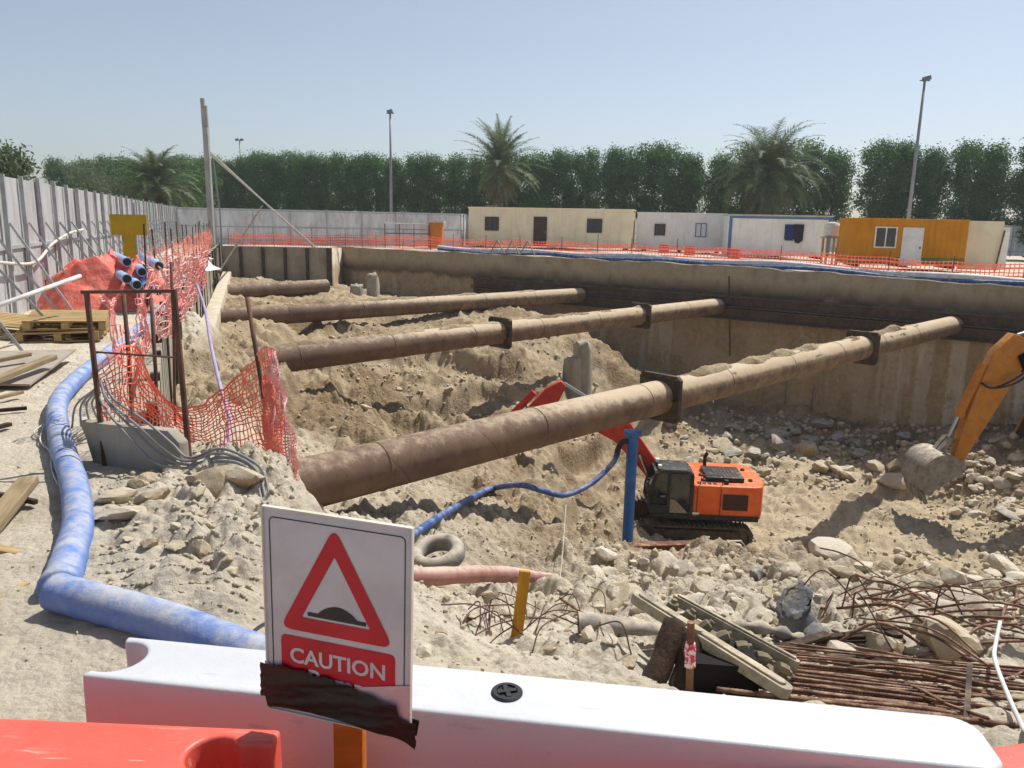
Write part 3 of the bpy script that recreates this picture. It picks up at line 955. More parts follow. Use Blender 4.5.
# ------------------------------------------------------------------ hoardings
def fence_line(name, label, pts, bay, rows, h, loc, brace, z0f=None):
    r = Root(name, label, 'fence', loc, 'sheet hoardings round the site')
    P = [np.array(p, float) for p in pts]
    seg = [np.linalg.norm(P[i + 1] - P[i]) for i in range(len(P) - 1)]
    tot = sum(seg); n = int(round(tot / bay))

    def at_s(s):
        for i, q in enumerate(seg):
            if s <= q + 1e-6 or i == len(seg) - 1:
                return P[i] + (P[i + 1] - P[i]) * (s / q), (P[i + 1] - P[i]) / q
            s -= q
    for k in range(n):
        a, d = at_s(tot * k / n); b, _ = at_s(tot * (k + 1) / n)
        for q in range(rows):
            z0 = h * q / rows; z1 = h * (q + 1) / rows
            tilt = random.uniform(-.012, .012)
            m = MB(); m.bar((a[0] + tilt, a[1], (z0 + z1) / 2), (b[0] + tilt, b[1], (z0 + z1) / 2), .03, z1 - z0 - .012)
            r.part('sheet', m, 'hoard' if brace else 'hoardback')
    for k in range(n + 1):
        a, d = at_s(tot * k / n); nn = np.array([d[1], -d[0]])
        p = a + nn * .075
        lean = nn * random.uniform(-.02, .02)
        m = MB(); m.bar((*p, -.05), (*(p + lean), h + random.uniform(.0, .07)), .065, .065, up=(*nn, 0)); r.part('post', m, 'postgrey')
        if brace:
            s = p + nn * (.95 + random.uniform(-.15, .15)) + d * random.uniform(-.1, .35)
            m = MB(); m.bar((*s, 0.02), (*(p + nn * .05), 1.55), .035, .035); r.part('brace', m, 'postgrey')
    for z in ((.35, h * .5, h - .1) if rows == 1 else (h * .5,)):
        m = MB()
        for i in range(len(P) - 1):
            d = (P[i + 1] - P[i]) / seg[i]; nn = np.array([d[1], -d[0]]) * .03
            m.bar((*(P[i] + nn), z), (*(P[i + 1] + nn), z), .04, .06)
        r.part('rail', m, 'postgrey')
    return r


LF = lambda y: (-3.788 - .351 * y, y)
fence_line('hoarding_fence', 'tall white sheet hoarding with slanting steel props along the left side of the site', [LF(5.5), LF(50.3)], 1.28, 2, 2.3, (*LF(28), 0), True)
fence_line('hoarding_fence', 'grey white sheet hoarding across the back of the site in front of the tree row', [LF(50.3), (-12.8, 52.6), (-3.9, 56.2), (-3.8, 60.8), (52, 61.0)], 2.35, 1, 2.3, (0, 57, 0), False)
# pale hose slung on the left hoarding
pts = [(*LF(11.5), 1.0), (*LF(14.0), .85), (*LF(15.5), 1.12), (*LF(17.2), 1.3), (*LF(18.8), 1.36)]
m = MB(); m.tube([(p[0] + .16, p[1] - .02, p[2]) for p in smooth_path(pts, 6)], .028, 6)
single('slung_hose', m, 'ropewhite', 'thin pale hose slung along the white hoarding at the left edge', 'hose', smooth=True)


# ------------------------------------------------------------------ safety net along the far edge
def net_sheet(name, label, path, h, m, post_gap, group, sag=.05, post_h=1.1, posts=True, uvs=1.0, bulge=0.0):
    P = smooth_path(path, 10)
    P = [np.array(p) for p in P]
    V = []; UV = []; s = 0; rows = 7
    for i, p in enumerate(P):
        if i: s += np.linalg.norm(p - P[i - 1])
        q = P[min(i + 1, len(P) - 1)] - P[max(i - 1, 0)]
        nn = np.array([q[1], -q[0], 0]); nn /= np.linalg.norm(nn)
        hh = h * (1 - sag * abs(math.sin(s * math.pi / post_gap)) * 1.6) + .05 * float(vnoise(np.array(s * .8), np.array(3.), 7))
        row = []
        for k in range(rows):
            f = k / (rows - 1)
            o = nn * (bulge * .3 * math.sin(f * 3.1) * math.sin(s * 2.1) + .04 * math.sin(s * 5 + f * 4))
            row.append((p[0] + o[0], p[1] + o[1], p[2] + hh * f))
            UV.append((s, h * f))
        V.append(row)
    mb = MB(); mb.grid(V)
    r = Root(name, label, 'safety net', tuple(P[len(P) // 2]), group)
    ob = r.part('net', mb, m, smooth=True)
    uvl = ob.data.uv_layers.new(name='UVMap')
    for l in ob.data.loops:
        uvl.data[l.index].uv = UV[l.vertex_index]
    if posts:
        s = 0; nxt = 0
        for i, p in enumerate(P):
            if i: s += np.linalg.norm(p - P[i - 1])
            if s >= nxt:
                nxt += post_gap
                l = random.uniform(-.05, .05)
                mm = MB(); mm.tube([(p[0], p[1], p[2] - .15), (p[0] + l, p[1], p[2] + post_h + random.uniform(-.1, .15))], .017, 6)
                r.part('post', mm, 'rebarthin')
    return r


far = [(-17.3, 47.9, 0), (-14, 48.1, 0), (-11.4, 48.6, 0), (-9.5, 51.2, 0)]
x = -6.5
while x < 27:
    y = rw_y(x) + 1.7 + .5 * math.sin(x * .7)
    far.append((x, y, hz(x, y) + .02)); x += 2.2
net_sheet('safety_net', 'sagging orange safety net along the far edge of the pit in front of the cabins', far, .85, 'nettear', 2.4, 'orange safety nets', .05)

pb = []; pw = []; x = -4.5
while x < 28:
    for L_, off, ph in ((pb, .62, 0), (pw, .98, 1.3)):
        y = rw_y(x) + off + .16 * math.sin(x * .9 + ph) + .1 * math.sin(x * 2.3)
        L_.append((x, y, hz(x, y) + .10 + .05 * math.sin(x * 1.1 + ph)))
    x += 1.3
m = MB(); m.tube(smooth_path(pb, 5), .085, 10); single('discharge_hose', m, 'bluedark', 'long blue hose lying along the far lip of the pit below the orange net', 'hose', smooth=True)
m = MB(); m.tube([(q[0], q[1], q[2] + .1) for q in smooth_path(pw, 5)], .15, 10); single('discharge_hose', m, 'whitehose', 'long white hose lying beside the blue one along the far lip of the pit', 'hose', smooth=True)


# ------------------------------------------------------------------ cabins
def cabin(name, label, a, b, z0, h, depth, wallm, roofm, openings=(), trim=None, endm=None, band=None, ribs=False):
    a = np.array(a, float); b = np.array(b, float)
    L = np.linalg.norm(b - a); rz = math.atan2(b[1] - a[1], b[0] - a[0])
    t = thing(name, label, 'cabin', (a[0], a[1], z0), rz, 'site cabins in a row behind the pit')
    m = MB()
    if ribs:
        n = int(L / .14); prof = []
        for i in range(n + 1):
            xx = L * i / n
            prof.append((xx, -.02 if i % 2 else .015))
        poly = prof + [(L, depth), (0, depth)]
        m.prism(poly, lambda p, d: (p[0], p[1], d), .14, h)
    else:
        m.box((L / 2, depth / 2, h / 2 + .07), (L, depth, h - .14))
        k = 1
        while k * 1.22 < L - .3:
            m.box((k * 1.22, -.004, h / 2 + .05), (.05, .016, h - .3)); k += 1
    m.obj('wall', wallm, t)
    m = MB(); m.box((L / 2, depth / 2, h + .045), (L + .1, depth + .1, .09)); m.obj('roof', roofm, t, bevel=.02)
    m = MB()
    for xx in (.5, L / 2, L - .5):
        m.box((xx, depth / 2, .07), (.25, depth - .2, .16))
    m.obj('bearer', 'steeldark', t)
    if endm:
        m = MB(); m.box((L + .006, depth / 2, h / 2 + .07), (.012, depth - .06, h - .2)); m.obj('end_panel', endm, t)
    if trim:
        for xx in (.09, L - .09):
            m = MB(); m.box((xx, -.015, h / 2 + .05), (.2, .06, h - .1)); m.obj('corner_post', trim, t, bevel=.01)
        m = MB(); m.box((L / 2, -.015, h - .08), (L - .41, .055, .15)); m.obj('head_rail', trim, t)
        m = MB(); m.box((L + .015, depth - .1, h / 2 + .05), (.06, .2, h - .1)); m.obj('corner_post', trim, t)
    if band:
        m = MB(); m.box((L / 2, -.012, band[0] + band[1] / 2), (L - .04, .05, band[1])); m.obj('painted_band', 'cabgreen', t)
    for o in openings:
        kind, x0, x1, zb, zt = o[:5]
        if kind == 'door':
            m = MB(); m.box(((x0 + x1) / 2, -.03, (zb + zt) / 2), (x1 - x0, .07, zt - zb)); dd = m.obj('door', o[5], t, bevel=.01)
            m = MB(); m.box((x1 - .12, -.09, (zb + zt) / 2 - .05), (.05, .06, .14)); m.obj('handle', 'galv', dd)
        else:
            fw = .06; m = MB()
            for c, s in (((x0 + x1) / 2, 0), ):
                m.box((c, -.035, zb), (x1 - x0 + fw, .09, fw)); m.box((c, -.035, zt), (x1 - x0 + fw, .09, fw))
                for xx in (x0, c, x1):
                    m.box((xx, -.035, (zb + zt) / 2), (fw, .085, zt - zb - fw))
            f = m.obj('window', o[5], t)
            m = MB(); m.box(((x0 + x1) / 2, -.008, (zb + zt) / 2), (x1 - x0, .05, zt - zb)); m.obj('pane', o[6] if len(o) > 6 else 'winglass', f)
    return t


cabin('site_cabin', 'long cream site cabin with a brown door between two dark windows', (-3.35, 57.2), (8.1, 54.9), 0, 2.72, 2.9, 'cream', 'cream',
      (('win', 1.25, 2.2, 1.2, 2.1, 'steeldark'), ('door', 4.75, 5.7, .18, 2.2, 'doorbrown'), ('win', 8.55, 9.55, 1.2, 2.1, 'steeldark')), None, 'creamend')
cabin('site_cabin', 'plain white site cabin with two small windows beside the cream one', (8.6, 56.2), (14.6, 55.0), -.05, 2.62, 2.7, 'cabwhite', 'cabwhite',
      (('win', 1.25, 1.95, 1.15, 1.9, 'steeldark'), ('win', 4.05, 4.75, 1.1, 2.0, 'cabblue', 'cabtrim')), None)
t = cabin('site_cabin', 'white site cabin edged in blue with dark cloth hanging in its window', (13.75, 51.2), (20.0, 50.4), -.15, 2.62, 2.7, 'cabwhite', 'roofgrey',
      (('win', 3.5, 4.55, 1.25, 2.1, 'navy'),), 'cabblue')
m = MB(); m.box((3.75, -.085, 1.6), (.5, .03, .95)); m.obj('hanging_cloth', 'navy', t)
m = MB(); m.prism([(4.0, 2.15), (4.62, 2.15), (4.6, 1.15), (4.35, .95), (4.15, 1.0), (4.02, 1.3)], lambda p, d: (p[0], d, p[1]), -.13, -.1); m.obj('hanging_cloth', 'blackcloth', t)
cabin('storage_container', 'ochre orange storage container with a white door and a green band along its foot', (17.25, 40.9), (22.75, 40.0), -.12, 2.36, 2.5, 'cabyel', 'cabyel',
      (('win', 1.2, 2.2, 1.0, 2.0, 'cabtrim'), ('door', 2.5, 3.5, .1, 2.02, 'cabtrim')), None, None, (.22, .3), True)


def far_items():
    # pale blank wall panels right of the ochre container
    r = Root('wall_panel', 'tall blank cream panel standing alone right of the ochre container', 'panel', (25.0, 42.2, -.4))
    m = MB(); m.bar((23.35, 41.6, 1.05), (25.35, 41.4, 1.05), .12, 2.5); r.part('board', m, 'cream', bevel=.01)
    m = MB(); m.bar((25.1, 41.25, -.35), (25.35, 41.25, 1.85), .06, .06); r.part('prop', m, 'rust')
    m = MB(); m.bar((25.4, 41.9, .9), (26.0, 41.9, .9), .12, 2.2)
    single('wall_panel', m, 'cabtrim', 'narrow white panel half hidden behind the blank cream panel', 'panel')
    # orange booth and pale rail
    p = aty(436, 247, 53.5); z = hz(p[0], p[1])
    r = Root('booth', 'small orange booth with a pale flat roof in front of the back hoarding', 'booth', (p[0], p[1], z))
    m = MB(); m.box((p[0], p[1], z + .85), (.9, .9, 1.7)); r.part('body', m, 'oldpaint', bevel=.03)
    m = MB(); m.box((p[0], p[1], z + 1.75), (1.15, 1.15, .1)); r.part('roof', m, 'concpale')
    p = aty(385, 246, 53.0); q = aty(429, 246, 53.0)
    r = Root('pipe_rail', 'pale pipe rail on thin uprights left of the orange booth', 'rail', (p[0], p[1], 0))
    for zz in (1.55, .9):
        m = MB(); m.tube([(p[0], p[1], zz), (q[0], q[1], zz)], .035, 6); r.part('rail', m, 'ropewhite' if zz > 1 else 'rebarthin')
    for f in (0, .33, .66, 1):
        x = p[0] + (q[0] - p[0]) * f
        m = MB(); m.tube([(x, p[1], -.05), (x, p[1], 1.55)], .03, 6); r.part('upright', m, 'rebarthin')
    # white tank on a frame between containers
    p = aty(829, 258, 44.0); z = hz(p[0], p[1])
    r = Root('water_tank', 'small white water tank on a brown stand left of the ochre container', 'tank', (p[0], p[1], z))
    for dx in (-.3, .3):
        for dy in (-.3, .3):
            m = MB(); m.bar((p[0] + dx, p[1] + dy, z), (p[0] + dx, p[1] + dy, z + 1.45), .1, .1, up=(1, 0, 0)); r.part('leg', m, 'woodpallet')
    m = MB(); m.box((p[0], p[1], z + 1.5), (.85, .85, .08)); r.part('platform', m, 'woodpallet')
    m = MB(); m.lathe([(.38, z + 1.55), (.42, z + 1.6), (.42, z + 2.15), (.34, z + 2.28), (.12, z + 2.32), (.12, z + 2.38)], 16, Matrix.Translation((p[0], p[1], 0))); r.part('vessel', m, 'tank', smooth=False)
    # red plastic barriers glimpsed behind the net
    for px, Y, lab in ((664, 52, 'red plastic barrier unit below the window end of the cream cabin'), (690, 50.5, 'red plastic barrier unit in front of the white cabin'), (735, 48.6, 'red plastic barrier unit at the corner of the blue edged cabin')):
        p = aty(px, 250, Y); z = hz(p[0], p[1])
        m = MB(); m.prism([(-.25, 0), (.25, 0), (.22, .3), (.1, .95), (-.1, .95), (-.22, .3)], lambda q, d: (p[0] + d, p[1] + q[0], z + q[1] * .6), -.3, .3)
        single('plastic_barrier', m, 'redpl', lab, 'barrier', 'red plastic barriers far behind the net', bevel=.02)
    # pale spoil tipped along the far lip
    c = MB()
    # zig-zag timber trestle
    p0 = aty(490, 252, 43.5); p1 = aty(535, 254, 42.0)
    n = 6; pts = []
    for i in range(n + 1):
        f = i / n; pts.append((p0[0] + (p1[0] - p0[0]) * f, p0[1] + (p1[1] - p0[1]) * f, .05 + (.75 if i % 2 else 0)))
    for i in range(n):
        c.bar(pts[i], pts[i + 1], .05, .05)
    single('folding_trestle', c, 'woodpallet', 'pale zigzag timber trestle standing behind the far net below the brown door', 'trestle')


far_items()


# ------------------------------------------------------------------ lamp posts, mast
def lamp_post(px, Y, h, label, heads):
    x = (aty(px, 230, Y))[0]
    r = Root('lamp_post', label, 'lamp post', (x, Y, 0), 'tall lamp posts')
    m = MB(); m.tube([(x, Y, 0), (x, Y, h * .5), (x, Y, h)], [.13, .1, .07], 10); r.part('pole', m, 'lamp', smooth=True)
    for dx in heads:
        m = MB(); m.bar((x + dx - .2, Y - .1, h + .05), (x + dx + .2, Y - .1, h + .16), .34, .26); r.part('floodlight', m, 'galv', bevel=.03)
    m = MB(); m.bar((x - .3, Y, h), (x + .3, Y, h), .06, .06); r.part('crossarm', m, 'galv')


lamp_post(391.5, 62, 9.7, 'slender grey lamp post rising beyond the back hoarding left of the central palm', (0.0,))
lamp_post(907, 50, 10.65, 'tallest lamp post, leaning into the sky behind the ochre container', (0.05,))
lamp_post(244, 105, 11.5, 'tiny distant lamp post above the tree row right of the mast', (-.3, .3))

p = at(212.5, 247, 0.0)
r = Root('mast', 'tall grey concrete mast beside the far left corner of the pit', 'mast', (p[0], p[1], 0))
m = MB(); m.bar((p[0], p[1], -.2), (p[0], p[1], 6.75), .3, .3, up=(0, 1, 0)); r.part('shaft', m, 'mastgrey', bevel=.03)
m = MB(); m.bar((p[0] - .08, p[1] + .02, 6.75), (p[0] - .1, p[1] + .02, 8.3), .2, .2, up=(0, 1, 0)); r.part('top_section', m, 'mastgrey')
m = MB(); m.bar((p[0] + .1, p[1], 6.75), (p[0] + .08, p[1], 7.9), .12, .16, up=(0, 1, 0)); r.part('top_section', m, 'mastgrey')
m = MB(); m.tube([(p[0] + .3, p[1], 5.3), (p[0] + .55, p[1], 2.0), (p[0] + .55, p[1], 0)], .05, 6); r.part('conduit', m, 'lamp')
q = at(312, 249, 0.0)
for k, o in enumerate((0, .16)):
    m = MB(); m.tube([(p[0] + .2, p[1] - .1, 5.4 - o), (q[0] + o, q[1] + .4, .05)], .05, 6); r.part('stay', m, 'ropewhite')
q = at(219, 272, -.5)
m = MB(); m.tube([tuple(aty(262, 206, 50.0)), tuple(q)], .05, 6)
single('prop', m, 'steeldark', 'thin dark prop slanting from the back hoarding to the far left corner of the pit', 'prop')


# ------------------------------------------------------------------ trees
def leaf_cloud(C, size, seed, tilt=1.0):
    """one small folded quad per centre"""
    rg = np.random.default_rng(seed); n = len(C)
    d = rg.normal(size=(n, 3)); d[:, 2] *= tilt; d /= np.linalg.norm(d, axis=1, keepdims=True)
    e = rg.normal(size=(n, 3)); e -= d * (e * d).sum(1, keepdims=True); e /= np.linalg.norm(e, axis=1, keepdims=True)
    s = size * rg.uniform(.6, 1.3, (n, 1))
    a = d * s; b = e * s * .42
    V = np.stack([C - a, C + b, C + a, C - b], 1).reshape(-1, 3)
    Q = np.arange(4 * n).reshape(-1, 4)
    return V, Q


def np_mesh(name, V, Q, m):
    me = bpy.data.meshes.new(name)
    me.vertices.add(len(V)); me.vertices.foreach_set('co', np.asarray(V, np.float32).ravel())
    k = Q.shape[1]
    me.loops.add(Q.size); me.loops.foreach_set('vertex_index', Q.ravel().astype(np.int32))
    me.polygons.add(len(Q)); me.polygons.foreach_set('loop_start', np.arange(0, Q.size, k, dtype=np.int32))
    me.update(calc_edges=True)
    me.materials.append(M[m] if isinstance(m, str) else m)
    return me


def column_crown(seed, h=8.2, rad=1.45):
    rg = np.random.default_rng(seed)
    nc = 120; C = []
    zc = .9 + (h - 1.1) * rg.uniform(0, 1, nc) ** .85
    f = (zc - .9) / (h - 1.1)
    rr = rad * np.sqrt(rg.uniform(0.05, 1, nc)) * np.clip(.8 + .3 * np.sin(f * 2.6 + .2) - .25 * np.maximum(f - .9, 0) / .1, .3, 1.2)
    an = rg.uniform(0, 6.283, nc)
    cx, cyy = rr * np.cos(an), rr * np.sin(an)
    for i in range(nc):
        n = 130
        p = rg.normal(size=(n, 3)) * np.array([.30, .30, .36])
        p += (cx[i], cyy[i], zc[i])
        C.append(p)
    C = np.concatenate(C)
    return leaf_cloud(C, .115, seed + 50)


def make_tree_protos():
    out = []
    for k in range(6):
        V, Q = column_crown(100 + k, 8.1 + .2 * (k % 3), 1.16 + .12 * (k % 3))
        cr = np_mesh('crown', V, Q, 'leafA')
        mb = MB(); mb.tube([(0, 0, -.1), (.05, .03, 1.5), (-.04, .05, 4), (.03, 0, 7)], [.13, .11, .08, .03], 8)
        rg = random.Random(k)
        for i in range(9):
            z = rg.uniform(1, 5.5); a = rg.uniform(0, 6.28); l = rg.uniform(.6, 1.2)
            mb.tube([(0, 0, z), (l * .5 * math.cos(a), l * .5 * math.sin(a), z + .5), (l * math.cos(a), l * math.sin(a), z + 1.3)], [.05, .035, .015], 5)
        out.append((cr, mb))
    return out


def plant_row():
    pro = make_tree_protos(); first = []
    x = -60.0; i = 0; rg = random.Random(3)
    while x < 52:
        y = 90 - .44 * (x + 24.5) + rg.uniform(-.5, .5)
        k = rg.randrange(6)
        px = proj((x, y, 4))[0]
        lab = 'dense dark green columnar tree clipped into the long row behind the hoarding'
        t = thing('columnar_tree', lab, 'tree', (x, y, 0), rg.uniform(0, 6.28), 'row of columnar trees behind the hoarding')
        s = rg.uniform(.95, 1.04)
        t.scale = (s * rg.uniform(.92, 1.08), s, s)
        o = bpy.data.objects.new('crown', pro[k][0]); COL.objects.link(o); o.parent = t
        if len([f for f in first if f[0] == k]) == 0:
            tr = pro[k][1].obj('trunk', 'trunk', t, smooth=True); first.append((k, tr.data))
        else:
            tr = bpy.data.objects.new('trunk', [f for f in first if f[0] == k][0][1]); COL.objects.link(tr); tr.parent = t
        gap = 2.1 + rg.uniform(-.2, .25)
        if 829 < px < 850: gap += .7
        x += gap


plant_row()


def round_tree(name, label, x, y, h, rad, zc, seed, m, n=60):
    rg = np.random.default_rng(seed)
    t = thing(name, label, 'tree', (x, y, 0))
    C = []; mb = MB()
    mb.tube([(0, 0, -.1), (.1, 0, zc * .5), (.0, .1, zc)], [.2, .16, .1], 8)
    for i in range(n):
        d = rg.normal(size=3); d /= np.linalg.norm(d); d[2] = d[2] * .8
        c = np.array([0, 0, zc]) + d * rad * rg.uniform(.35, 1) * np.array([1, 1, (h - zc) / rad])
        if i % 4 == 0:
            mb.tube([(0, 0, zc * .6), tuple((c + np.array([0, 0, zc * .6])) / 2 + np.array([0, 0, .1])), tuple(c)], [.07, .045, .015], 5)
        C.append(c + rg.normal(size=(95, 3)) * rad * .15)
    V, Q = leaf_cloud(np.concatenate(C), .1 if rad < 2.5 else .15, seed)
    o = bpy.data.objects.new('crown', np_mesh('crown', V, Q, m)); COL.objects.link(o); o.parent = t
    mb.obj('trunk', 'trunk', t, smooth=True)


p = aty(-12, 180, 30); round_tree('acacia_tree', 'grey green loose tree looking over the left hoarding at the edge of the view', p[0], 30, 4.5, 1.5, 3.1, 5, 'leafB', 130)
p = aty(92, 190, 66); round_tree('acacia_tree', 'pale feathery tree at the left end of the tree row', p[0], 66, 6.5, 2.3, 3.9, 6, 'leafB')
p = aty(128, 190, 69); round_tree('acacia_tree', 'dark bushy tree just left of the low spreading palm', p[0], 69, 7.0, 2.2, 4.3, 8, 'leafA')
p = aty(190, 190, 70); round_tree('acacia_tree', 'bushy tree rising behind the low spreading palm near the mast', p[0], 70, 7.2, 2.3, 4.4, 9, 'leafA')


def palm(label, px, Y, hc, L, nf, seed, droop, upright=.55):
    rg = np.random.default_rng(seed)
    x = aty(px, 200, Y)[0]
    t = thing('date_palm', label, 'palm tree', (x, Y, 0), 0, 'date palms')
    mb = MB()
    prof = []
    for i in range(40):
        z = hc * i / 39; prof.append((.26 + (.05 if i % 2 else 0) + .08 * (i / 39) ** 3, z))
    mb.lathe(prof, 14); mb.obj('trunk', 'palmtrunk', t)
    for name, cnt, m, lo, hi in (('crown', nf, 'frond', -.35, 1.45), ('dry_skirt', nf // 3, 'frondold', -1.25, -.45)):
        V = []; Fc = []
        for k in range(cnt):
            az = k * 2.39996 + rg.uniform(-.2, .2)
            el = lo + (hi - lo) * ((k + .5) / cnt) ** (.9 if name == 'crown' else 1)
            Lk = L * rg.uniform(.85, 1.1) * (1 if name == 'crown' else .62)
            n = 30; pt = np.array([0, 0, hc + (.15 if name == 'crown' else -.25)]); e = el
            side = np.array([-math.sin(az), math.cos(az), 0])
            for i in range(n):
                f = i / n
                dirv = np.array([math.cos(az) * math.cos(e), math.sin(az) * math.cos(e), math.sin(e)])
                nrm = np.cross(side, dirv)
                nx = pt + dirv * Lk / n
                o = len(V); wv = .025 * (1 - f) + .006
                V += [pt - side * wv, pt + side * wv, nx + side * wv, nx - side * wv]; Fc.append((o, o + 1, o + 2, o + 3))
                if f > .12:
                    ll = L * .17 * math.sin(min(1, (f - .05) * 1.25) * math.pi * .86 + .25) + .04
                    for sg in (-1, 1):
                        for hh in (0, .5):
                            b0 = pt + dirv * Lk / n * hh
                            tip = b0 + side * sg * ll * .78 + dirv * ll * .6 + nrm * ll * rg.uniform(-.25, .3)
                            o = len(V); V += [b0 - dirv * .04, tip, b0 + dirv * .04 + nrm * .01, b0]; Fc.append((o, o + 1, o + 2, o + 3))
                pt = nx
                e -= droop * (.3 + 1.2 * f) / n * (1.0 if name == 'crown' else .25)
        ob = bpy.data.objects.new(name, np_mesh(name, np.array(V), np.array(Fc), m)); COL.objects.link(ob); ob.parent = t


palm('date palm with a round open crown rising behind the cream cabin', 500, 66, 6.1, 4.4, 50, 21, 1.05)
palm('big date palm with heavy drooping fronds behind the blue edged cabin', 766, 58, 5.3, 5.0, 74, 22, 1.7)
palm('low spreading date palm beyond the corner of the two hoardings', 157, 60, 3.7, 3.9, 70, 23, 1.5)


# ------------------------------------------------------------------ plastic barriers in front
def arc(cx, cy, r, a0, a1, n):
    return [(cx + r * math.cos(a0 + (a1 - a0) * i / n), cy + r * math.sin(a0 + (a1 - a0) * i / n)) for i in range(n + 1)]


def barrier(name, label, cx, cy, rz, L, Wt, h, m, notch, cap=None):
    t = thing(name, label, 'barrier', (cx, cy, 0), rz, 'water filled barriers along the front')
    hw = Wt / 2; l = L / 2
    right = arc(l - .035, -hw + .035, .035, -math.pi / 2, 0, 5) + arc(l - .05, hw - .05, .05, 0, math.pi / 2, 6)
    left = [(-l, hw), (-l, -hw)]
    if notch in ('left', 'both'):
        left = [(-l, hw)] + [(p[0], p[1]) for p in arc(-l + .028, 0, hw * .74, math.pi * .62, -math.pi * .62, 16)] + [(-l, -hw)]
    if notch in ('right', 'both'):
        r0 = hw * .62
        right = [(l, -hw), (l, -hw * .42)] + arc(l - .095, 0, r0, -math.pi * .22, -math.pi * 1.78, 18) + [(l, hw * .42), (l, hw)]
    poly = right + left
    mb = MB(); n = len(poly)
    levels = [(0, 1.5), (.12, 1.42), (h * .55, 1.12), (h, 1.0)]
    v = []; f = []
    for z, s in levels:
        v += [(p[0], p[1] * s, z) for p in poly]
    for k in range(len(levels) - 1):
        for i in range(n):
            f.append((k * n + i, k * n + (i + 1) % n, (k + 1) * n + (i + 1) % n, (k + 1) * n + i))
    f.append(tuple(range(n - 1, -1, -1))); f.append(tuple((len(levels) - 1) * n + i for i in range(n)))
    mb.add(v, f)
    mb.obj('body', m, t, bevel=.009, seg=3, angle=50)
    if cap is not None:
        mb = MB(); c0 = Vector((cap[0], cap[1], h))
        mb.lathe([(.031, -.002), (.031, .003), (.028, .0055), (.021, .0055), (.0205, .002)], 28, Matrix.Translation(c0))
        co = mb.obj('filler_cap', 'black', t, angle=35)
        mb = MB()
        for a in range(4):
            an = a * math.pi / 2 + .4
            mb.bar(c0 + Vector((math.cos(an) * .006, math.sin(an) * .006, .0045)), c0 + Vector((math.cos(an) * .019, math.sin(an) * .019, .0045)), .009, .003)
        mb.lathe([(.008, .002), (.008, .0065)], 12, Matrix.Translation(c0)); mb.obj('cross_grip', 'machineblack', co)
    return t


BH = .8
a = (at(90, 672, BH) + at(119, 638, BH)) / 2
b = (at(962, 722, BH) + at(1022, 766, BH)) / 2
c = (a + b) / 2; rz = math.atan2(b[1] - a[1], b[0] - a[0]); LB = np.linalg.norm((b - a)[:2])
q = at(507, 693, BH) - c
cl = (q[0] * math.cos(rz) + q[1] * math.sin(rz), -q[0] * math.sin(rz) + q[1] * math.cos(rz))
barrier('plastic_barrier', 'long white plastic barrier with a black filler cap standing across the front', c[0], c[1], rz, LB, .152, BH, 'white', 'left', cl)
# red barrier at the lower left, slotted at its right end
e0 = at(281, 729, BH); e1 = at(0, 717, BH)
d = (e0 - e1); d /= np.linalg.norm(d); rz = math.atan2(d[1], d[0]); nrm = np.array([d[1], -d[0], 0])
c = e0 - d * .75 + nrm * .072
barrier('plastic_barrier', 'red plastic barrier with a round slot in its end at the lower left corner', c[0], c[1], rz, 1.5, .145, BH, 'redpl', 'right')
# its neighbour, the end of which shows at the lower right corner
e0 = at(1056, 754, BH - .03); rz = math.radians(13)
d = np.array([math.cos(rz), math.sin(rz), 0]); nrm = np.array([d[1], -d[0], 0])
c = e0 - d * .70 + nrm * .03
barrier('plastic_barrier', 'red plastic barrier of which only a corner shows at the lower right', c[0], c[1], rz, 1.5, .145, BH - .03, 'redpl', 'left')
p = at(1012, 731, .45)
m = MB(); m.box((p[0] + .40, p[1] - .08, .2), (.7, .26, .46)); single('concrete_block', m, 'conc', 'brown grey concrete block behind the lower right end of the white barrier', 'block', bevel=.02)


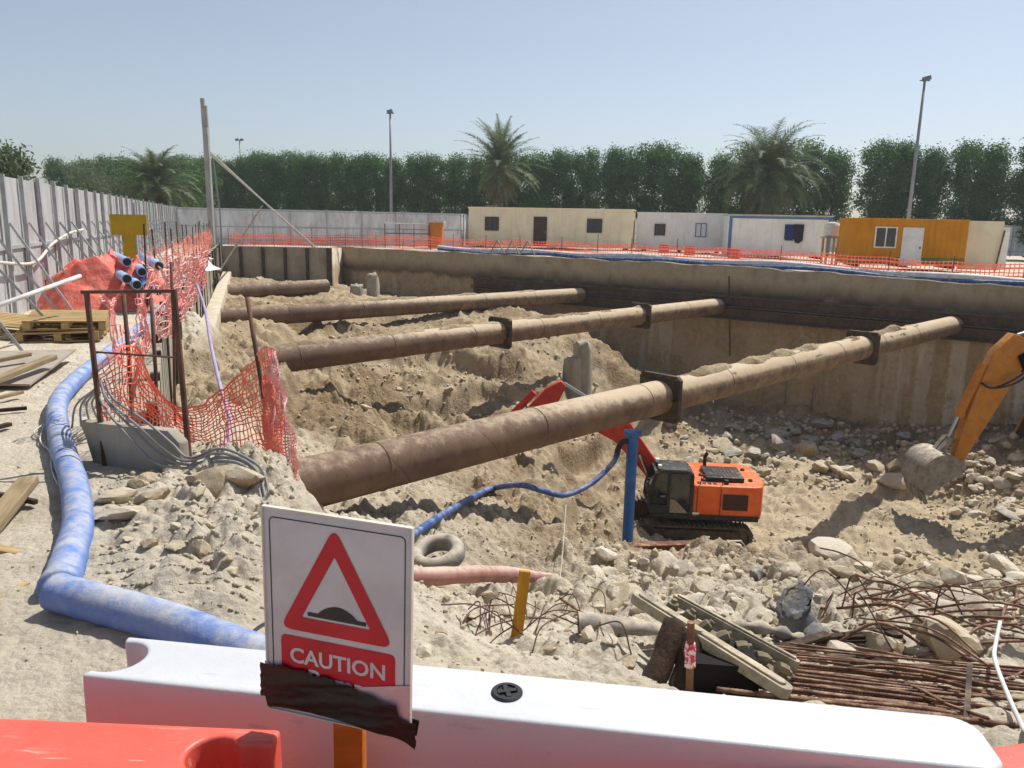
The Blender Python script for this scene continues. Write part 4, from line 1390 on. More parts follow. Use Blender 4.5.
# ------------------------------------------------------------------ caution sign
def sign():
    YL, YR = 1.245, 1.175
    TL = aty(266, 507, YL); TR = aty(412, 527, YR); BL = aty(266, 705, YL + .01); BR = aty(411, 739, YR + .01)
    X = ((TR - TL) + (BR - BL)) / 2; wd = np.linalg.norm(X); X /= wd
    Yv = ((BL - TL) + (BR - TR)) / 2; Yv -= X * (Yv @ X); ht = np.linalg.norm(Yv); Yv /= ht
    N = np.cross(X, Yv); N /= np.linalg.norm(N)
    if N[1] > 0: N = -N
    O = (TL + TR + BL + BR) / 4 - X * wd / 2 - Yv * ht / 2

    def P(u, v, d=0.):
        return tuple(O + X * wd * u + Yv * ht * v + N * d)
    base = aty(345, 742, 1.235)
    r = Root('caution_sign', 'small caution sign with a red triangle, wrapped in black tape, on an orange post', 'sign', (base[0], 1.235, 0))
    up = tuple(N)

    def panel(name, poly, d0, d1, m, **kw):
        mb = MB(); mb.prism(poly, lambda p, d: P(p[0], p[1], d), d0, d1); return mb

    bd = r.part('board', panel('', [(0, 0), (1, 0), (1, 1), (0, 1)], -.006, 0, ''), 'signwhite')
    mb = MB()
    for a_, b_ in (((0, 0), (1, 0)), ((0, 0), (0, 1)), ((1, 0), (1, 1)), ((0, 1), (1, 1))):
        pa, pb = np.array(P(*a_)), np.array(P(*b_))
        mb.bar(pa, pb, .0022, .008, up=up)
    r.part('edge_strip', mb, 'ropewhite')
    # thin printed border line
    mb = MB(); i0, i1, j0, j1 = .045, .955, .04, .985; c_ = .03; t_ = .0042
    ring = []
    for cx, cyy, a0 in ((i1 - c_, j0 + c_, -90), (i1 - c_, j1 - c_, 0), (i0 + c_, j1 - c_, 90), (i0 + c_, j0 + c_, 180)):
        for k in range(6):
            a_ = math.radians(a0 + 90 * k / 5); ring.append((cx + c_ * math.cos(a_), cyy + c_ * .8 * math.sin(a_)))
    for k in range(len(ring)):
        p0, p1 = ring[k], ring[(k + 1) % len(ring)]
        mb.bar(P(*p0, .0006), P(*p1, .0006), .0016, .0008, up=up)
    r.part('border_line', mb, 'signdark')

    def rounded(tri, rad, n=6):
        out = []
        k = len(tri)
        for i in range(k):
            p, a_, b_ = Vector(tri[i]), Vector(tri[i - 1]), Vector(tri[(i + 1) % k])
            da = (a_ - p).normalized() * rad; db = (b_ - p).normalized() * rad
            for j in range(n + 1):
                t = j / n
                q = (p + da) * (1 - t) ** 2 + p * 2 * t * (1 - t) + (p + db) * t * t
                out.append((q.x, q.y))
        return out
    A = ht / wd
    tri = [(.49, .048 * A), (.885, .575 * A), (.10, .575 * A)]
    cen = Vector((sum(p[0] for p in tri) / 3, sum(p[1] for p in tri) / 3))
    outer = rounded(tri, .09)
    inner = rounded([tuple(cen + (Vector(p) - cen) * .60) for p in tri], .015)
    S = lambda p, d: P(p[0], p[1] / A, d)
    n = len(outer); mb = MB()
    v = [S(p, .001) for p in outer] + [S(p, .001) for p in inner]
    mb.add(v, [(i, (i + 1) % n, n + (i + 1) % n, n + i) for i in range(n)])
    r.part('warning_triangle', mb, 'signred')
    # road hump symbol
    hp = [(.30, .492), (.30, .474), (.345, .474)]
    for k in range(13):
        t = k / 12; hp.append((.37 + .27 * t, .474 - .048 * math.sin(math.pi * t) ** .8))
    hp += [(.70, .474), (.70, .492)]
    r.part('hump_symbol', panel('', hp, .0006, .0014, ''), 'signdark')
    # red lower field with the word
    rr = rounded([(.105, .605 * A), (.895, .605 * A), (.895, .93 * A), (.105, .93 * A)], .04, 4)
    mb = MB(); mb.prism(rr, S, .0002, .001); r.part('red_field', mb, 'signred')

    def word(txt, u0, v0, width, depth, mname, name):
        cu = bpy.data.curves.new(name, 'FONT'); cu.body = txt; cu.size = 1; cu.offset = .022; cu.resolution_u = 3
        tmp = bpy.data.objects.new(name, cu); COL.objects.link(tmp)
        bpy.context.view_layer.update()
        me = bpy.data.meshes.new_from_object(tmp.evaluated_get(bpy.context.evaluated_depsgraph_get()))
        bpy.data.objects.remove(tmp)
        co = np.array([v_.co[:] for v_ in me.vertices]); x0, x1 = co[:, 0].min(), co[:, 0].max()
        sc_ = width / (x1 - x0)
        mb = MB(); mb.add([S((u0 + (c_[0] - x0) * sc_, v0 * A - c_[1] * sc_), depth) for c_ in co], [tuple(p_.vertices) for p_ in me.polygons])
        return r.part(name, mb, mname)
    word('CAUTION', .17, .735, .66, .0018, 'signwhite', 'lettering')
    word('Bump', .30, .845, .40, .0018, 'signwhite', 'lettering')
    # clear film at the lower right and black tape round the foot
    mb = MB(); mb.prism([(.62, .80), (1.0, .735), (1.0, .95), (.62, .95)], lambda p, d: P(p[0], p[1], d), .0021, .0025); r.part('film_strip', mb, 'film')
    nu, nv = 70, 26; Pn = []
    for i in range(nu):
        u = -.045 + 1.09 * i / (nu - 1); row = []
        top = .765 + .10 * max(0, (u - .1)) - .02 * math.sin(u * 3.1) + .006 * math.sin(u * 40) + (.05 if u > .93 else 0)
        bot = .985 - .012 * math.sin(u * 5) + (.05 * ((u - .85) / .2) ** 2 if u > .85 else 0) - (.05 if u < 0 else 0)
        for j in range(nv):
            v_ = top + (bot - top) * j / (nv - 1)
            fold = .0035 + .0022 * float(fbm(np.array(u * 5.), np.array(v_ * 34. + u * 3), 3, 7)) + .0028 * max(0, math.sin(v_ * 60 + u * 9)) * .6
            if u > .62: fold += .006 * max(0, math.sin((u - .62) * 9)) * (1 - abs(v_ - .9) * 4)
            uu = u + .012 * float(vnoise(np.array(v_ * 60), np.array(float(i > 35)), 3)) * (1 if i in (0, nu - 1) else 0)
            row.append(P(uu, v_, fold + .0028))
        Pn.append(row)
    mb = MB(); mb.grid(Pn); tp = r.part('black_tape', mb, 'tape', smooth=True)
    mb = MB()
    for row in (0, 1):
        mb.prism([(-.04, .78), (1.045, .92), (1.03, 1.0), (-.04, .97)], lambda p, d: P(p[0], p[1], d), -.011, -.008)
        break
    r.part('tape_back', mb, 'tape')
    # orange timber post
    b1 = np.array(P(.52, .62, -.0305)); mb = MB()
    mb.bar((base[0], 1.247, 0.0), b1 + np.array([0, 0.003, 0]), .052, .04, up=(0, -1, 0)); r.part('post', mb, 'woodorange', bevel=.003)


sign()


# ------------------------------------------------------------------ blue hose along the left path
def blue_hose():
    r_ = .081
    p1 = [at(*q, r_ - .01) for q in ((196, 285), (160, 312), (128, 338), (98, 362), (74, 382), (58, 404), (60, 438), (73, 480), (78, 522), (70, 556), (60, 586))]
    p2 = [at(*q, r_ + .015) for q in ((56, 592), (100, 604), (165, 622), (235, 648), (310, 676))]
    rt = Root('discharge_hose', 'fat dusty blue hose winding along the dirt path and behind the white barrier', 'hose', tuple(at(60, 560, 0)))
    for pp in (p1, p2):
        sp = smooth_path(pp, 14)
        rr = [r_ * (1 + .05 * float(fbm(np.array(i * .13), np.array(1.), 3, 5)) + .015 * math.sin(i * 1.3)) for i in range(len(sp))]
        m = MB(); m.tube(sp, rr, 20); rt.part('hose', m, 'bluehose', smooth=True)
    for k in (40, 86):
        sp = smooth_path(p1, 14); q = sp[k]; q2 = sp[k + 1]
        m = MB(); m.tube([q, q + (q2 - q) * .6], r_ * 1.06, 20); rt.part('clamp', m, 'cable', smooth=False)
    q = p1[-1]; dd = (p1[-1] - p1[-2]); dd /= np.linalg.norm(dd)
    m = MB(); m.tube([q - dd * .05, q - dd * .02, q + dd * .0, q + dd * .03], [r_ * 1.07, r_ * 1.1, r_ * 1.12, r_ * 1.02], 20); rt.part('coupling', m, 'bluehose', smooth=True)


blue_hose()


# ------------------------------------------------------------------ stores along the left path
def plank(a, b, w, h, label, name='plank', m='woodgrey', cat='plank', group=None, up=(0, 0, 1)):
    mb = MB(); L = (Vector(b) - Vector(a)).length
    mb.box((L / 2, 0, 0), (L, w, h))
    o = mb.obj(name, m, None, bevel=min(w, h) * .12)
    x = (Vector(b) - Vector(a)).normalized(); y = Vector(up).cross(x).normalized(); z = x.cross(y)
    o.matrix_world = Matrix.Translation(a) @ Matrix((x, y, z)).transposed().to_4x4()
    return tag(o, label, cat, group)


def pallet(c, rz, tilt, label):
    t = thing('pallet', label, 'pallet', c, rz, 'timber pallets on the left'); t.rotation_euler = (tilt[0], tilt[1], rz)
    m = MB()
    for k in range(9): m.box((0, -.53 + k * .1325, .135), (1.0, .1, .02))
    m.obj('top_deck', 'woodpallet', t)
    for x_ in (-.45, 0, .45):
        m = MB(); m.box((x_, 0, .075), (.09, 1.16, .095)); m.obj('stringer', 'woodpallet', t)
    m = MB()
    for k in range(4): m.box((0, -.5 + k * .333, .015), (1.0, .1, .02))
    m.obj('bottom_deck', 'woodpallet', t)


def left_stores():
    p = at(62, 338, 0.0); pallet((p[0], p[1] + .1, .0), .35, (0, 0), 'lower pallet of the pair beside the red tarpaulin')
    pallet((p[0] + .03, p[1] + .16, .16), .42, (.02, .03), 'upper pallet with pale slats, on another pallet beside the red tarpaulin')
    p = at(12, 336, 0.0); pallet((p[0] - .1, p[1], .1), .2, (.0, .12), 'tilted dark pallet at the left edge beyond the plywood sheet')
    # plywood
    c = [at(-40, 352, .16), at(76, 349, .13), at(30, 384, .05), at(-70, 384, .07)]
    mb = MB(); mb.add([tuple(q) for q in c] + [tuple(q - np.array([0, 0, .02])) for q in c], [(0, 1, 2, 3), (7, 6, 5, 4), (0, 4, 5, 1), (1, 5, 6, 2), (2, 6, 7, 3), (3, 7, 4, 0)])
    single('plywood_sheet', mb, 'ply', 'grey plywood sheet lying at the left edge in front of the pallets', 'plywood')
    plank(at(-30, 390, .1), at(53, 357, .2), .1, .05, 'longest loose plank resting on the grey plywood sheet', group='loose planks on the left')
    plank(at(-30, 366, .16), at(30, 354, .2), .07, .04, 'short plank lying flat near the far edge of the plywood sheet', group='loose planks on the left')
    plank(at(-20, 402, .05), at(22, 392, .05), .05, .03, 'thin plank on the sand in front of the plywood', group='loose planks on the left')
    plank(at(-20, 412, .03), at(27, 408, .03), .04, .03, 'thin dark stick on the sand below the plywood sheet', 'stick', 'charwood', 'stick')
    plank(at(-20, 432, .03), at(10, 424, .03), .05, .03, 'short stick on the sand at the left edge above the blue hose bend', 'stick', 'charwood', 'stick')
    plank(at(-12, 530, .04), at(29, 480, .10), .11, .05, 'thick split timber stake sticking up at the left edge by the path', 'timber_stake', 'woodgrey', 'timber')
    plank(at(-14, 492, .04), at(36, 502, .03), .03, .03, 'dark bent stick under the split timber at the left edge', 'stick', 'charwood', 'stick')
    plank(at(-10, 547, .02), at(20, 552, .02), .06, .012, 'pale wood splinter on the path below the split timber', 'splinter', 'woodpallet', 'splinter')
    plank(at(-6, 600, .02), at(28, 583, .03), .035, .012, 'thin pale splinter on the path left of the hose joint', 'splinter', 'woodpallet', 'splinter')
    # timber stack and pipe
    p = at(5, 312, 0)
    for k in range(4):
        zz = .12 + .11 * k
        a = at(-50, 322, 0) + np.array([.1 * (k % 2), .1 * k, zz]); b = at(48, 300, 0) + np.array([.2 * random.uniform(-1, 1), .1 * k, zz + .1])
        plank(a, b, .2, .07, ('lowest', 'second lowest', 'second highest', 'topmost')[k] + ' board of the brown stack left of the red tarpaulin', 'board', 'woodgrey', 'board', 'stacked boards left of the tarpaulin')
    m = MB(); m.tube([tuple(at(-20, 312, .55)), tuple(at(80, 276, .85))], .03, 10)
    single('white_pipe', m, 'whitehose', 'white pipe laid on the board stack beside the red tarpaulin', 'pipe', smooth=True)
    # pale broken slab lumps at the edge
    # red tarpaulin over a heap
    c0 = at(98, 312, 0); cx, cyy = c0[0] - .30, c0[1] + 1.15
    nu, nv = 90, 60; P_ = []
    for i in range(nu):
        a = 2 * math.pi * i / (nu - 1); row = []
        for j in range(nv):
            f = j / (nv - 1)
            rx = 1.30 * f * (1 + .07 * math.sin(3 * a + 1)); ry = 1.35 * f * (1 + .06 * math.sin(2 * a))
            x = cx + rx * math.cos(a); y = cyy + ry * math.sin(a)
            hgt = (1 - .38 * (x - cx) / 1.28) * (1 - f ** 2.4) * (.78 + .16 * math.sin((x - cx) * 1.6 + .9) - .10 * (y - cyy))
            q = float(fbm(np.array(x * .8), np.array(y * .7), 2, 91))
            fold = 1 - abs(math.sin((x - cx) * 2.6 + (y - cyy) * 3.4 + 2.6 * q + .8 * math.sin(a * 2)))
            f2 = 1 - abs(math.sin((x - cx) * 6.5 - (y - cyy) * 2.2 + 5 * q))
            hgt += min(1, 3 * f) * (1.05 - f) * (.30 * (fold ** 1.4 - .4) + .20 * (f2 ** 2 - .3)) + .12 * q + .16 * float(fbm(np.array(x * 2.6 + y), np.array(y * 3.4), 4, 97)) * min(1, 4 * (1 - f))
            hgt = max(hgt, .015 + .03 * fold)
            if f > .999: hgt = .0
            row.append((x, y, hgt))
        P_.append(row)
    mb = MB(); mb.grid(P_); single('tarpaulin', mb, 'tarp', 'crumpled red tarpaulin thrown over a heap beside the left hoarding', 'tarpaulin', smooth=True)
    # pale blue pipes with open black ends
    k = 0
    for (px, py, zz), lab in zip(((118, 279, .62), (128, 285, .5), (139, 287, .5), (149, 291, .3), (150, 266, .85), (133, 272, .8), (118, 262, .9)),
                                 ('leftmost of the pale blue pipes beside the tarpaulin', 'pale blue pipe second from the left beside the tarpaulin', 'middle pale blue pipe beside the tarpaulin',
                                  'lowest pale blue pipe at the right of the pile', 'bright blue pipe end at the top right of the pile', 'pale blue pipe lying high in the middle of the pile', 'dark ended pipe topmost behind the tarpaulin')):
        e = aty(px + 9, py + 0, 13.75 + .13 * k); d = np.array([-.55 + .05 * (k % 3), .83, .02]); d /= np.linalg.norm(d)
        r = Root('drain_pipe', lab, 'pipe', (e[0], e[1], e[2] - .16), 'pale blue pipes beside the tarpaulin')
        m = MB(); m.tube([e, e + d * 2.4], .085, 14); r.part('barrel', m, 'palebluepipe', smooth=False, angle=40)
        m = MB(); m.tube([e - d * .004, e - d * .002], .07, 14); r.part('open_end', m, 'machineblack')
        k += 1
    # yellow board on a post
    p = at(129, 268, .35)
    Y = 17.0; p = aty(129, 262, Y); z0 = hz(p[0], Y)
    r = Root('yellow_sign', 'plain yellow board on a broad yellow upright in front of the left hoarding', 'sign', (p[0], Y, z0))
    a = aty(110.5, 225, Y); b = aty(147, 225, Y); top = aty(129, 214.5, Y)[2]; bot = aty(129, 235, Y)[2]
    m = MB(); m.box(((a[0] + b[0]) / 2, Y, (top + bot) / 2), (b[0] - a[0], .03, top - bot)); r.part('board', m, 'yellow')
    m = MB(); m.box((p[0] + .02, Y + .03, (z0 + bot) / 2), (.26, .025, bot - z0 + .1)); r.part('upright', m, 'yellow')
    m = MB(); m.box((p[0] + .17, Y + .06, (z0 + top) / 2 + .1), (.05, .05, top - z0 + .3)); r.part('stay', m, 'postgrey')
    # white plastic scraps beyond the pipes
    rg = random.Random(4)
    for k in range(9):
        px = rg.uniform(158, 205); py = rg.uniform(258, 272); q = at(px, py, .05)
        mb = MB(); s = rg.uniform(.25, .5)
        pts = [[(q[0] + s * (i / 9 - .5) * 2, q[1] + s * (j / 9 - .5) * 2.4, .05 + .32 * s * (1 + 2 * float(fbm(np.array(i * .5 + k * 9), np.array(j * .5), 3, 13))) * math.sin(math.pi * i / 9) * math.sin(math.pi * j / 9) * 2) for j in range(10)] for i in range(10)]
        mb.grid(pts); single('plastic_scrap', mb, 'plasticbag', 'crumpled pale plastic scrap lying beyond the blue pipes by the hoarding', 'plastic scrap', 'plastic scraps by the hoarding', smooth=True)


left_stores()


# ------------------------------------------------------------------ posts, nets and slab at the near corner of the pit
def near_corner():
    # rod frame
    YF = 5.35
    r = Root('rod_gate', 'upright frame of rusty rods standing beside the blue hose', 'gate', tuple(at(100, 425, 0)))
    A0, A1 = aty(86.5, 292, YF), aty(102.5, 440, YF - .15); B0, B1 = aty(174, 291, YF + .05), aty(190, 466, YF - .1)
    A2, B2 = aty(96, 352, YF - .03), aty(182, 358, YF)
    m = MB(); m.tube([A0, A1 + (A1 - A0) * .25], .019, 8); r.part('upright', m, 'rebarthin')
    m = MB(); m.tube([B0, B1 + (B1 - B0) * .2], .021, 8); r.part('upright', m, 'rebarthin')
    m = MB(); m.tube([A0 + (A0 - B0) * .06, B0 + (B0 - A0) * .02], .013, 8); r.part('crossbar', m, 'rebarthin')
    m = MB(); m.tube([A2, B2], .008, 6); r.part('crossbar', m, 'rebarthin')
    # single posts
    for (a, b, Y, lab) in (((123.5, 294), (133.5, 436), 6.0, 'rusty rod post just inside the rod frame'),
                           ((151, 298), (158, 440), 6.6, 'rusty rod post seen through the middle of the rod frame'),
                           ((171, 262), (174.5, 395), 8.5, 'thin dark rod post right of the rod frame beside the plank wall'),
                           ((247, 297), (274, 470), 5.6, 'leaning rod post at the right end of the drooping net')):
        mb = MB(); mb.tube([aty(*a, Y + .1), aty((a[0] + b[0]) / 2 + 1, (a[1] + b[1]) / 2, Y), aty(*b, Y - .05), aty(b[0] + 1, b[1] + 30, Y - .1)], .017, 8)
        single('rod_post', mb, 'rebarthin', lab, 'post', 'rusty rod posts holding the near net', smooth=True)

    # drooping net (real strands)
    def strand_net(name, label, top, bot, cell, wv, m, seed, sag=.05, holes=0.0):
        T = np.array(smooth_path(top, 10)); B = np.array(smooth_path(bot, 10))
        n = 200

        def resamp(P):
            d = np.r_[0, np.cumsum(np.linalg.norm(np.diff(P, axis=0), axis=1))]
            L = d[-1]; s = np.linspace(0, L, n); return np.stack([np.interp(s, d, P[:, k]) for k in range(3)], 1), L
        T, LT = resamp(T); B, LB_ = resamp(B)
        nu = int(max(LT, LB_) / cell); hgt = np.linalg.norm(T - B, axis=1).max(); nv = max(3, int(hgt / cell))
        U = np.linspace(0, n - 1, nu + 1).astype(int)
        Vv = np.linspace(0, 1, nv + 1)
        G = T[U][:, None, :] * (1 - Vv)[None, :, None] + B[U][:, None, :] * Vv[None, :, None]
        uu, vv = np.meshgrid(np.arange(nu + 1) * cell, np.arange(nv + 1) * cell, indexing='ij')
        rg = np.random.default_rng(seed)
        G[:, :, 1] += sag * 1.6 * fbm(uu * 3.2, vv * 3.2, 3, seed); G[:, :, 0] += sag * .7 * fbm(uu * 3, vv * 3 + 5, 3, seed + 4)
        G[:, :, 2] += sag * .9 * fbm(uu * 3.5, vv * 4, 3, seed + 8)
        G += rg.normal(size=G.shape) * cell * .09
        mb = MB()
        keep = vnoise(uu * 2.2, vv * 2.2, seed + 20) > -.5 + holes

        def rib(a, b, w_):
            a = Vector(a); b = Vector(b); d = b - a
            if d.length < 1e-5: return
            s = d.cross(Vector((.2, -1, .25))).normalized() * w_
            o = len(mb.v); mb.v += [tuple(a - s), tuple(a + s), tuple(b + s), tuple(b - s)]; mb.f.append((o, o + 1, o + 2, o + 3))
        for i in range(nu + 1):
            for j in range(nv + 1):
                if not keep[i, j]: continue
                if i < nu: rib(G[i, j], G[i + 1, j], wv * (1.7 if j in (0, nv) else 1.0))
                if j < nv: rib(G[i, j], G[i, j + 1], wv)
        o = mb.obj('net', m, None, origin=tuple(B[0]))
        o.name = name
        return tag(o, label, 'safety net', 'orange safety nets')

    def L(pts): return [aty(px, py, Y) for px, py, Y in pts]
    strand_net('safety_net', 'torn orange safety net drooping between the rod frame and the leaning post',
               L([(98, 372, 5.4), (118, 352, 5.5), (133, 348, 5.7), (150, 372, 5.9), (170, 398, 6.0), (192, 405, 6.0), (212, 398, 5.9), (240, 374, 5.8), (262, 352, 5.6), (270, 352, 5.5)]),
               L([(104, 428, 5.3), (122, 440, 5.4), (140, 446, 5.5), (160, 450, 5.6), (180, 452, 5.65), (200, 455, 5.6), (222, 455, 5.6), (245, 450, 5.55), (266, 450, 5.5), (282, 455, 5.35)]),
               .043, .0042, 'netstrand', 3, .07)
    # second layer folded behind, faded
    strand_net('safety_net', 'faded pink net hanging in front of the plank wall between the rod posts',
               L([(100, 296, 6.2), (125, 285, 6.8), (150, 272, 8.0), (175, 263, 9.6), (195, 256, 12.0), (206, 250, 15.0)]),
               L([(118, 352, 5.8), (132, 362, 6.2), (148, 350, 7.6), (172, 330, 9.2), (193, 300, 12.0), (206, 280, 15.0)]),
               .06, .0055, 'netpink', 13, .14, .2)
    # bunch of net hanging down the right post
    strand_net('safety_net', 'bunched orange net hanging like a rope from the leaning post beside the nearest brown tube',
               L([(262, 352, 5.6), (266, 350, 5.5), (272, 352, 5.5), (278, 358, 5.4)]),
               L([(272, 505, 4.9), (280, 508, 4.85), (292, 508, 4.85), (300, 505, 4.8)]), .022, .0045, 'netpink', 23, .09)
    strand_net('safety_net', 'second bunched strip of net beside the leaning post', L([(264, 380, 5.5), (268, 378, 5.45), (276, 384, 5.4)]),
               L([(276, 508, 4.9), (286, 510, 4.85), (297, 508, 4.8)]), .02, .0045, 'netstrand', 33, .09)
    # wall-top net running away
    d = LW1 - LW0; d = d / np.linalg.norm(d)
    path = []
    for s in np.arange(.5, 33.5, 3.0):
        p = LW0 + d * s + np.array([-.25, 0]); path.append((p[0], p[1], .08))
    net_sheet('safety_net', 'torn pink safety net running away along the top of the left shoring wall', path, 1.1, 'netwall', 2.0, 'orange safety nets', .10, 1.35, True, 1, .5)

    # upright concrete slab
    TLp, TRp = aty(78, 421, 5.25), aty(178, 432, 4.95)
    BRp, BLp = aty(184, 488, 4.95), aty(96, 462, 5.2)
    n_ = np.cross(TRp - TLp, BLp - TLp); n_ /= np.linalg.norm(n_)
    if n_[1] < 0: n_ = -n_
    ctl = [TLp, TLp + (TRp - TLp) * .9, TRp + (BRp - TRp) * .2, BRp - np.array([0, 0, .05]), BLp - np.array([0, 0, .12]), TLp + (BLp - TLp) * .4]
    mb = MB(); mb.add([tuple(q) for q in ctl] + [tuple(q + n_ * .085 + np.array([0, 0, .0])) for q in ctl], [(0, 1, 2, 3, 4, 5), (11, 10, 9, 8, 7, 6)] + [(i, 6 + i, 6 + (i + 1) % 6, (i + 1) % 6) for i in range(6)])
    single('concrete_slab', mb, 'conc', 'grey concrete slab propped on edge beside the blue hose', 'slab', bevel=.012)

    # cables
    for k in range(4):
        o = np.array([.015 * (k % 2), .012 * k, .012 * k])
        pts = [aty(97 + k, 385, 5.3), aty(103 + k * 2, 405, 5.2), aty(128 + 4 * k, 436 - 3 * k, 5.0), aty(155 + 4 * k, 462 - 4 * k, 4.85), aty(185, 468 - k, 4.75), aty(215, 462 - 2 * k, 4.65), aty(240, 464, 4.55), aty(255 + k, 478, 4.4), aty(263 + k, 505, 4.2)]
        mb = MB(); mb.tube(smooth_path([p + o for p in pts], 8), .009, 6)
        single('cable', mb, 'cable', 'dusty grey cable, one of the bunch sagging from the rod frame over the slab', 'cable', 'cable bunch over the slab', smooth=True)
    for k in range(5):
        a = aty(96 + k, 388 + k, 5.3); b = at(72 + 9 * k, 428 - 2 * k, .05)
        mb = MB(); mb.tube(smooth_path([a, (a + b) / 2 + np.array([-.05, 0, .03]), b], 6), .008, 5)
        single('cable', mb, 'cable', 'thin grey cable fanning down from the foot of the rod frame to the sand', 'cable', 'cables fanning from the rod frame', smooth=True)
    pts = [aty(197, 285, 12), aty(205, 310, 11), aty(211, 345, 9.5), aty(220, 385, 8), aty(229, 415, 6.8), aty(229, 432, 6.2), aty(223, 452, 5.7)]
    mb = MB(); mb.tube(smooth_path(pts, 8), .02, 8)
    single('drain_hose', mb, mat('mauve_hose', '#a59ab8', '#8f86a8', 5), 'thin pale mauve hose hanging through the drooping orange net', 'hose', smooth=True)
    # white wire loop on the path
    pts = [at(41, 438, .02), at(34, 432, .03), at(44, 425, .04), at(40, 440, .03), at(50, 452, .03), at(52, 470, .02), at(58, 485, .02)]
    mb = MB(); mb.tube(smooth_path(pts, 8), .006, 5); single('wire', mb, 'ropewhite', 'loop of pale wire on the path left of the blue hose', 'wire', smooth=True)
    pts = [at(243, 640, .0), at(258, 628, .06), at(268, 622, .1)]
    mb = MB(); mb.tube(smooth_path(pts, 5), .009, 6); single('wire', mb, 'cable', 'short grey rod poking out between the sign and the white barrier', 'rod', smooth=True)


near_corner()


# ------------------------------------------------------------------ excavators
def excavator(label, loc, rz, sc, body_m, arm_m, foot, knee, tip, sfin, stip, barm, bucket_open, door_m='machineblack', wide=1.0, bs=.88):
    """local +X is where the machine faces, +Y its cab side; z from the ground"""
    t = thing('excavator', label, 'excavator', loc, rz); t.scale = (sc, sc, sc)
    # crawler tracks
    for sy in (1, -1):
        y0 = sy * 1.08
        R = .34; l = 1.42
        out = []
        for k in range(13): a = -math.pi / 2 + math.pi * k / 12; out.append((l + R * math.cos(a), .36 + R * math.sin(a)))
        for k in range(13): a = math.pi / 2 + math.pi * k / 12; out.append((-l + R * math.cos(a), .36 + R * math.sin(a)))
        mb = MB(); n = len(out)
        inn = [(p[0] * .955, .36 + (p[1] - .36) * .84) for p in out]
        for q, ya in ((0, y0 - .25), (1, y0 + .25)):
            mb.v += [(p[0], ya, p[1]) for p in out] + [(p[0], ya, p[1]) for p in inn]
        for i in range(n):
            j = (i + 1) % n
            mb.f += [(i, j, 2 * n + j, 2 * n + i), (n + i, n + j, 3 * n + j, 3 * n + i), (i, j, n + j, n + i), (2 * n + i, 2 * n + j, 3 * n + j, 3 * n + i)]
        # shoes
        per = []
        for i in range(n):
            a_, b_ = Vector((out[i][0], 0, out[i][1])), Vector((out[(i + 1) % n][0], 0, out[(i + 1) % n][1]))
            k = max(1, int((b_ - a_).length / .145))
            for j in range(k): per.append((a_ + (b_ - a_) * (j + .5) / k, (b_ - a_).normalized()))
        for p, d in per:
            nn = Vector((d.z, 0, -d.x)); q = p + nn * .015
            mb.bar((q.x, y0 - .27, q.z), (q.x, y0 + .27, q.z), .025 if abs(d.x) > .9 else .03, .09, up=tuple(nn))
        tr = mb.obj('track', 'track', t)
        mb = MB(); mb.box((0, y0, .38), (2.5, .26, .3)); mb.obj('track_frame', 'track', tr, bevel=.03)
        for xx, rr, nm in ((1.4, .27, 'idler'), (-1.4, .27, 'sprocket')):
            mb = MB(); mb.lathe([(rr, -.16), (rr, .16), (rr * .6, .19), (rr * .25, .2)] if sy > 0 else [(rr * .25, -.2), (rr * .6, -.19), (rr, -.16), (rr, .16)], 18, Matrix.Translation((xx, y0, .36)) @ Matrix.Rotation(-math.pi / 2, 4, 'X')); mb.obj(nm, 'track', tr)
        for k in range(6):
            mb = MB(); xx = -1.0 + .4 * k
            mb.tube([(xx, y0 - .18, .17), (xx, y0 + .2, .17)], .11, 10); mb.obj('roller', 'track', tr)
    mb = MB(); mb.box((0, 0, .52), (1.6, 1.7, .35)); mb.lathe([(.6, .66), (.6, .86)], 20); mb.obj('undercarriage', 'machineblack', t)
    # house
    mb = MB(); mb.box((-.35, 0, .93), (3.2, 2.3, .16)); mb.obj('deck', 'machineblack', t, bevel=.02)
    # engine housing, rounded tail
    pl = [(.12, -1.2), (.12, 1.2), (-1.65, 1.22)] + [(-1.65 - .55 * math.sin(a), 1.22 * math.cos(a) * (1 if abs(math.cos(a)) > .0 else 1)) for a in [math.pi * k / 10 for k in range(1, 10)]] + [(-1.65, -1.22)]
    pl = [(.08, 1.2), (.08, -1.2), (-1.75, -1.22), (-2.0, -1.12), (-2.14, -.7), (-2.18, 0), (-2.14, .7), (-2.0, 1.12), (-1.75, 1.22)]
    mb = MB(); mb.prism(pl, lambda p, d: (p[0], p[1], d), .98, 1.98); bd = mb.obj('engine_housing', body_m, t, bevel=.07, seg=3)
    mb = MB(); mb.box((-.95, .2, 2.05), (1.15, 1.2, .16)); mb.obj('hood', 'machineblack', t, bevel=.04)
    mb = MB(); mb.tube([(-.55, -.6, 1.95), (-.55, -.6, 2.35), (-.62, -.6, 2.5)], .06, 10); mb.obj('exhaust', 'machineblack', t)
    for k in range(4):
        mb = MB(); mb.box((-.12 - .16 * k, .95, 1.985), (.1, .2, .02)); mb.obj('vent', 'machineblack', t)
    mb = MB()
    mb.box((-1.2, 1.222, 1.48), (.75, .02, .5))
    for k in range(6): mb.box((-1.2, 1.236, 1.28 + .08 * k), (.72, .02, .03))
    mb.obj('side_grille', 'grille', t)
    mb = MB(); mb.box((-.05, 1.215, 1.48), (.015, .03, .85)); mb.obj('panel_gap', 'machineblack', t)
    mb = MB(); mb.box((-.75, 1.222, 1.48), (.015, .03, .85)); mb.obj('panel_gap', 'machineblack', t)
    for yy in (1.1, .45):
        pass
